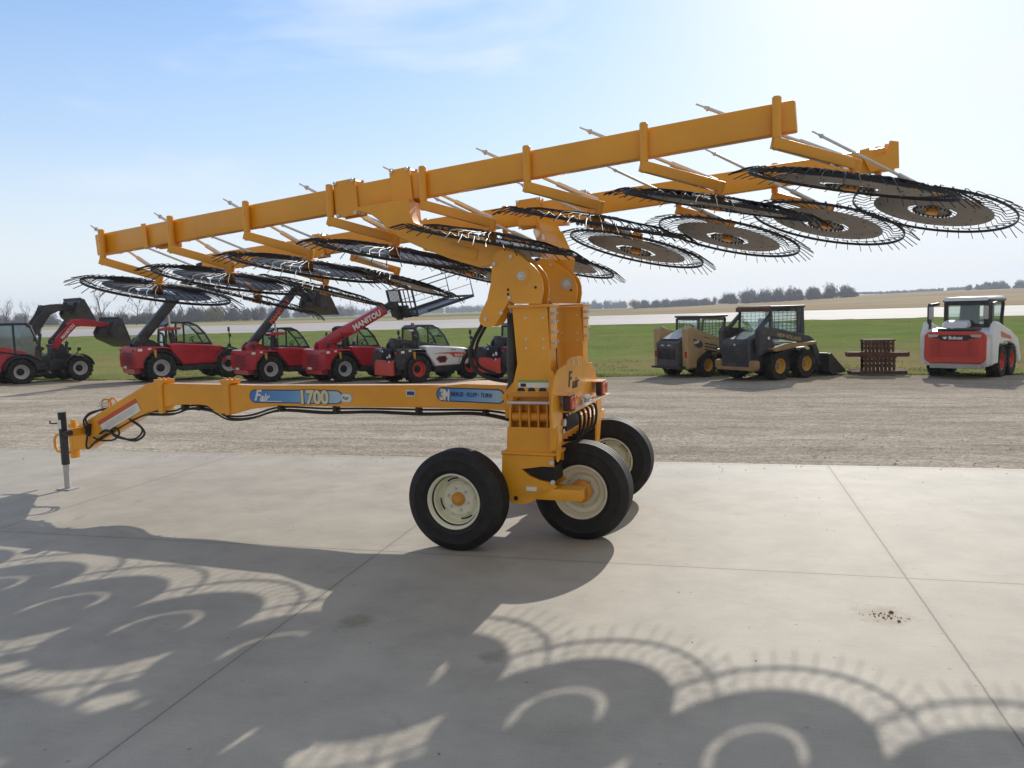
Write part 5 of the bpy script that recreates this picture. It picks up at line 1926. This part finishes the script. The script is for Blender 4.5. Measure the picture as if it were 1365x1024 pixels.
# ------------------------------------------------------------------ rusty steel tracks piled on the gravel
def steel_track(label, loc, rz, L, w, hh, sw):
    """a low stack: long bottom planks with a block of upright slats standing on them"""
    root = thing('steel_track', label, 'steel track', loc, rz, 'rusty steel tracks')
    mb = MB()
    for k in range(5):
        mb.box((random.uniform(-.06, .06), -w / 2 + (k + .5) * w / 5, .07), (L + random.uniform(-.1, .1), w / 5 - .012, random.uniform(.11, .14)), Matrix.Rotation(random.uniform(-.02, .02), 3, 'Y'), bev=.008)
    mb.build('bottom_bar', 'rust', root)
    mb = MB()
    n = 8
    for side in (-1, 1):
        for k in range(n):
            mb.box((-sw / 2 + (k + .5) * sw / n, side * w * .40, .14 + hh / 2), (sw / n - .035, .05, hh), Matrix.Rotation(random.uniform(-.05, .05), 3, 'Y'), bev=.008)
    mb.build('slat', 'rust', root)
    mb = MB()
    for side in (-1, 1):
        mb.bar((-sw / 2, side * w * .34, .16 + hh * .3), (sw / 2, side * w * .34, .16 + hh * .3), .03, .06)
        mb.bar((-sw / 2, side * w * .34, .12 + hh * .8), (sw / 2, side * w * .34, .12 + hh * .8), .03, .06)
    for k in range(4):
        mb.box((0, -w * .4 + k * w * .27, .14 + hh + .025), (sw * 1.02, w * .15, .05), bev=.008)
    mb.build('link_bar', 'rust', root)
    return root


rx, ry = 10.97, 23.75
rz_ = gz(rx, ry)
steel_track('rusty slatted steel track lying at the bottom of its pile', (rx, ry, rz_ - .01), -.25, 1.62, .75, .36, .88)
steel_track('rusty slatted steel track set on top of the other one', (rx - .02, ry, rz_ + .535), -.22, 1.62, .70, .32, .84)
# ------------------------------------------------------------------ trees and ground cover
def bare_tree_mesh(seed, h, spread, twigs, thick=.16):
    rnd = random.Random(seed)
    mb = MB()
    tw = MB()

    def grow(p, d, L, r, depth):
        pts, rs = [p], [r]
        q = p.copy()
        dd = d.copy()
        n = 4
        for i in range(n):
            dd = (dd + Vector((rnd.uniform(-.16, .16), rnd.uniform(-.16, .16), rnd.uniform(-.03, .12)))).normalized()
            q = q + dd * (L / n)
            pts.append(q.copy())
            rs.append(r * (1 - .5 * (i + 1) / n))
        (mb if depth < 2 else tw).tube(pts, rs, 6 if depth == 0 else 4 if depth < 3 else 3, cap=False)
        if depth >= twigs:
            return
        m = rnd.randint(3, 5) if depth else rnd.randint(6, 9)
        for k in range(m):
            t = rnd.uniform(.35 if depth == 0 else .25, 1.0)
            i = min(n - 1, int(t * n))
            base = pts[i].lerp(pts[i + 1], t * n - i)
            a = rnd.uniform(0, 2 * PI)
            side = Vector((math.cos(a), math.sin(a), rnd.uniform(.25, .9))).normalized()
            nd = (dd * (1 - spread) + side * spread).normalized()
            grow(base, nd, L * rnd.uniform(.42, .68), rs[i] * .55, depth + 1)
    grow(Vector((0, 0, -.2)), Vector((rnd.uniform(-.05, .05), 0, 1)), h * .55, thick, 0)
    return mb.mesh('trunk', 'bark', angle=180), tw.mesh('crown', 'twig', angle=180)


TREES = [bare_tree_mesh(11, 9.5, .55, 4, .17), bare_tree_mesh(23, 8.0, .62, 4, .13), bare_tree_mesh(37, 7.0, .50, 4, .12)]
kinds = ['tall bare tree with spreading limbs', 'bare tree with a wide open crown', 'slender bare tree with upright limbs']
# pixel column, distance, kind, scale -> stands beyond the road on the left
spots = [(-4, 150, 1, .9), (14, 165, 2, .95), (38, 172, 0, .66), (62, 180, 1, .8), (95, 190, 2, .9), (116, 175, 1, .95), (143, 160, 0, .95), (166, 185, 2, .8), (186, 170, 1, 1.0), (204, 190, 2, .95), (222, 200, 0, .7), (242, 230, 1, .8)]
where = ['at the left edge of the picture', 'above the cab of the nearer loader', 'behind the raised loader arm', 'beyond the road left of the raised bucket', 'beyond the road below the raised bucket', 'beyond the road just right of the raised bucket', 'standing alone between the raised bucket and the first telehandler', 'left of the first telehandler boom', 'beyond the road behind the first telehandler', 'behind the black telehandler boom', 'behind the cab of the first telehandler', 'beyond the road right of the first telehandler boom']
for (px, d, k, sc), w in zip(spots, where):
    x = (px - 682.5) / 1060 * d
    r = thing('bare_tree', kinds[k] + ' ' + w, 'tree', (x, d, gz(x, d)), random.uniform(0, 6), 'bare trees beyond the road', sc * random.uniform(.92, 1.05))
    inst('trunk', TREES[k][0], r)
    inst('crown', TREES[k][1], r)


def wood_mesh(name, mat, blobs, n, size, seed):
    """twiggy crowns: many small slivers through the volume of each blob, over a few thin stems"""
    rnd = random.Random(seed)
    bm = bmesh.new()
    for (cx_, cy_, cz_, rx_, rz2) in blobs:
        for i in range(n):
            a, b_ = rnd.uniform(0, 2 * PI), rnd.uniform(-1, 1)
            rr = rnd.random() ** .45
            s_ = math.sqrt(1 - b_ * b_)
            lump = 1 + .75 * mnoise.noise((cx_ * .3 + s_ * math.cos(a) * 3.2, cy_ * .3 + s_ * math.sin(a) * 3.2, b_ * 2.6))
            p = Vector((cx_ + rx_ * rr * s_ * math.cos(a) * lump, cy_ + rx_ * rr * s_ * math.sin(a) * lump, cz_ + rz2 * rr * b_ * lump))
            if p.z < 0:
                p.z = abs(p.z) * .4
            u = Vector((rnd.gauss(0, .38), rnd.gauss(0, .38), 1)).normalized()
            v = u.orthogonal().normalized()
            v = Matrix.Rotation(rnd.uniform(0, 6.28), 3, u) @ v
            L, wd_ = size * rnd.uniform(.9, 2.6), size * rnd.uniform(.10, .30)
            q = [bm.verts.new(p + u * (L * s1) + v * (wd_ * s2)) for s1, s2 in ((-.5, -.3), (-.1, .5), (.5, .2), (.15, -.5))]
            bm.faces.new(q)
        for i in range(3):
            q = Vector((cx_ + rnd.uniform(-.3, .3) * rx_, cy_ + rnd.uniform(-.3, .3) * rx_, 0))
            t = [bm.verts.new(q + Vector(o_)) for o_ in ((-.12, 0, -.5), (.12, 0, -.5), (.05, .05, cz_ + rz2 * .3), (-.05, .05, cz_ + rz2 * .3))]
            bm.faces.new(t)
    me = bpy.data.meshes.new(name)
    bm.to_mesh(me)
    bm.free()
    me.materials.append(M[mat])
    return me


def wood(px0, px1, d, h0, h1, n, label, seed, nb=None, gap=0.0, size=.8, dz=0.0, mat='wood_grey'):
    """a line of trees between two bearings at distance d; heights vary between h0 and h1"""
    rnd = random.Random(seed)
    blobs = []
    x0, x1 = (px0 - 682.5) / 1060 * d, (px1 - 682.5) / 1060 * d
    nb = nb or max(3, int((x1 - x0) / (h1 * .24)))
    base = gz((x0 + x1) / 2, d)
    for i in range(nb):
        if rnd.random() < gap:
            continue
        f = (i + .5 + rnd.uniform(-.3, .3)) / nb
        x = x0 + (x1 - x0) * f
        y = d + rnd.uniform(-.02, .03) * d
        h = rnd.uniform(h0, h1)
        blobs.append((x, y, gz(x, y) - base + h * .56, h * rnd.uniform(.30, .50), h * .50))
        blobs.append((x + rnd.uniform(-2, 2), y, gz(x, y) - base + h * .25, h * .5, h * .25))
    me = wood_mesh('far_wood', mat, blobs, n, size, seed)
    o = inst('far_wood', me, None, (0, 0, base + dz))
    o['kind'] = 'stuff'
    tag(o, label, 'wood')
    return o


wood(966, 1140, 420, 4.6, 7.2, 420, 'grey leafless wood on the rise right of the rake', 3, size=.85)
wood(852, 952, 520, 3.8, 5.2, 300, 'low grey wood just right of the column', 4, size=.8)
wood(780, 836, 900, 5.5, 9, 200, 'pale distant wood beside the column', 5, size=1.6)
wood(1140, 1310, 900, 1.2, 3.0, 140, 'thin line of shrubs along the field on the right', 6, gap=.25, size=1.2)
wood(1300, 1420, 640, 3.5, 6.2, 260, 'grey wood at the far right on the skyline', 7, size=1.1)
wood(325, 470, 620, 6, 10, 260, 'grey leafless wood behind the second telehandler', 8, size=1.1)
wood(236, 345, 330, 4.2, 6.5, 420, 'grey leafless wood behind the first telehandler cab', 9, size=.7)
wood(450, 700, 1100, 6, 10, 150, 'distant pale wood along the horizon behind the rake', 10, size=1.7)
wood(-160, 150, 420, 4, 7, 260, 'brushy hedge on the horizon at the far left', 12, size=.8, gap=.15)
wood(150, 240, 260, 2.2, 4.0, 320, 'low scrub behind the bare trees', 13, size=.5)
# the budding willows
for px, d, h, w in ((289, 300, 5.6, 'pale budding willow behind the first telehandler'), (848, 480, 5.8, 'pale budding tree at the left end of the low wood')):
    x = (px - 682.5) / 1060 * d
    r = thing('willow_tree', w, 'tree', (x, d, gz(x, d)))
    blobs = [(random.uniform(-.5, .5) * h, random.uniform(-.3, .3) * h, h * random.uniform(.42, .62), h * .36, h * .38) for _ in range(6)]
    inst('crown', wood_mesh('crown', 'wood_willow', blobs, 420, .45, int(px)), r)
    mb = MB()
    for k in range(4):
        a = k * 1.7
        mb.tube([(0, 0, -.2), (.4 * math.cos(a), .4 * math.sin(a), h * .25), (1.3 * math.cos(a), 1.3 * math.sin(a), h * .6)], [.2, .15, .05], 5)
    mb.build('trunk', 'bark', r)

# grass blades near the yard
rnd = random.Random(5)
bm = bmesh.new()
for i in range(52000):
    s = 25.1 + 9.5 * rnd.random() ** 2.0
    t = rnd.uniform(-26, 22)
    s += .45 * (mnoise.noise((t * 0.6, 0.3, 0)) + 0.6 * mnoise.noise((t * 2.3, 4.3, 0)))
    if s < 25.7 and rnd.random() < .5:
        continue
    x, y = xy(s, t)
    z = gz(x, y) - .01
    hh = rnd.uniform(.02, .065) * (1.5 if rnd.random() < .06 else 1)
    a = rnd.uniform(0, 6.28)
    w = rnd.uniform(.006, .016)
    dx, dy = math.cos(a) * w, math.sin(a) * w
    lx, ly = rnd.gauss(0, .35) * hh, rnd.gauss(0, .35) * hh
    v = [bm.verts.new(p) for p in ((x - dx, y - dy, z), (x + dx, y + dy, z), (x + lx, y + ly, z + hh))]
    bm.faces.new(v)
me = bpy.data.meshes.new('grass_blades')
bm.to_mesh(me)
bm.free()
me.materials.append(M['blades'])
o = inst('grass_blades', me)
o['kind'] = 'stuff'
tag(o, 'short green grass blades along the edge of the gravel', 'grass')


# loose stones spilled on the gravel and over the slab's edge, and the clods of soil
def stones(name, label, cat, pts, mat):
    bm = bmesh.new()
    for x, y, z, r in pts:
        rr = bmesh.ops.create_icosphere(bm, subdivisions=1, radius=r)
        q = Matrix.Translation((x, y, z)) @ Matrix.Rotation(rnd.uniform(0, 6), 4, 'Z') @ Matrix.Diagonal((rnd.uniform(.7, 1.3), rnd.uniform(.7, 1.2), rnd.uniform(.45, .8), 1))
        for v in rr['verts']:
            v.co += Vector((rnd.uniform(-.2, .2), rnd.uniform(-.2, .2), rnd.uniform(-.2, .2))) * r
        bmesh.ops.transform(bm, matrix=q, verts=rr['verts'])
    me = bpy.data.meshes.new(name)
    bm.to_mesh(me)
    bm.free()
    me.materials.append(M[mat] if isinstance(mat, str) else mat)
    o = inst(name, me)
    o['kind'] = 'stuff'
    tag(o, label, cat)
    return o


pts = []
for i in range(1100):
    s = 9.4 + abs(rnd.gauss(0, 1)) * 2.2
    t = rnd.uniform(-12, 9)
    x, y = xy(s, t)
    pts.append((x, y, gz(x, y), rnd.uniform(.004, .011)))
for i in range(130):
    s = 9.5 - abs(rnd.gauss(0, .35))
    x, y = xy(s, rnd.uniform(-12, 9))
    pts.append((x, y, .002, rnd.uniform(.003, .009)))
stones('loose_gravel', 'loose pale stones on the yard and along the slab edge', 'gravel', pts, simple('pale_stone', (.42, .37, .30), .9, var=.4, scale=3))
pts = []
for i in range(46):
    a, r = rnd.uniform(0, 6.28), abs(rnd.gauss(0, .075))
    pts.append((2.19 + r * math.cos(a) - .3 * r * math.sin(a), 4.55 + r * math.sin(a) * .8, .002, rnd.uniform(.002, .006)))
for dx, dy, r in ((.04, .05, .016), (0, -.03, .010), (.02, -.08, .011), (-.07, .04, .008), (-.04, -.02, .009)):
    pts.append((2.19 + dx, 4.55 + dy, .004, r * .8))
for i in range(60):
    pts.append((rnd.uniform(-3.5, 4), rnd.uniform(3.2, 7.5), .001, rnd.uniform(.002, .006)))
stones('soil_clods', 'crumbled brown clods of soil dropped on the concrete', 'soil', pts, 'clod')

# ------------------------------------------------------------------ air
hz = MB()
hz.box((0, 0, 0), (2900, 2900, 48))
ho = hz.build('haze', 'white', smooth=False)
ho.location = (0, 0, 18)
hm = bpy.data.materials.new('haze_air')
hm.use_nodes = True
ht = hm.node_tree
ht.nodes.clear()
pv = nn(ht, 'ShaderNodeVolumePrincipled')
pv.inputs['Color'].default_value = (0.80, 0.88, 1.0, 1)
pv.inputs['Density'].default_value = 0.00042
pv.inputs['Anisotropy'].default_value = 0.2
om = nn(ht, 'ShaderNodeOutputMaterial')
ht.links.new(pv.outputs[0], om.inputs['Volume'])
ho.data.materials.clear()
ho.data.materials.append(hm)
ho['kind'] = 'stuff'
tag(ho, 'thin pale haze in the air over the fields', 'haze')

# ------------------------------------------------------------------ pieces that came out of one outline become parts of their own


def islands(me):
    bm = bmesh.new()
    bm.from_mesh(me)
    bm.verts.ensure_lookup_table()
    seen, out = set(), []
    for v in bm.verts:
        if v.index in seen:
            continue
        stack, comp = [v], []
        seen.add(v.index)
        while stack:
            q = stack.pop()
            comp.append(q.index)
            for e_ in q.link_edges:
                w_ = e_.other_vert(q)
                if w_.index not in seen:
                    seen.add(w_.index)
                    stack.append(w_)
        out.append(comp)
    bm.free()
    return out


def sub_mesh(me, keep):
    keep = set(keep)
    bm = bmesh.new()
    bm.from_mesh(me)
    bm.verts.ensure_lookup_table()
    bmesh.ops.delete(bm, geom=[v for v in bm.verts if v.index not in keep], context='VERTS')
    m2 = bpy.data.meshes.new(me.name)
    bm.to_mesh(m2)
    bm.free()
    for m_ in me.materials:
        m2.materials.append(m_)
    return m2


ONE = ('cab_brace', 'mud_flap', 'bolt', 'wheel_bolt', 'pin_hole', 'drain_hole', 'rim_slot', 'decal', 'hose_coupling', 'pivot_rib', 'tail_lamp', 'grille', 'hood_grille')
PAIR = ('lift_arm', 'slat', 'side_tower', 'tower', 'mirror', 'work_lamp', 'arm_stripe', 'stop_bracket', 'boom_tower', 'column_boot')
cache = {}
for o in list(bpy.data.objects):
    base = o.name.split('.')[0]
    if o.type != 'MESH' or base not in ONE + PAIR or base in ('grille', 'hood_grille', 'pivot_rib'):
        continue
    me = o.data
    if me.name not in cache:
        isl = islands(me)
        if base in PAIR:
            grp = {}
            for c_ in isl:
                yc = sum(me.vertices[i].co.y for i in c_) / len(c_)
                grp.setdefault(-1 if yc < .02 else 1, []).extend(c_)
            isl = list(grp.values())
        cache[me.name] = [sub_mesh(me, c_) for c_ in isl] if 1 < len(isl) <= 14 else None
    ms = cache[me.name]
    if not ms:
        continue
    for i, m2 in enumerate(ms):
        if i == 0:
            o.data = m2
        else:
            c = o.copy()
            c.data = m2
            COL.objects.link(c)
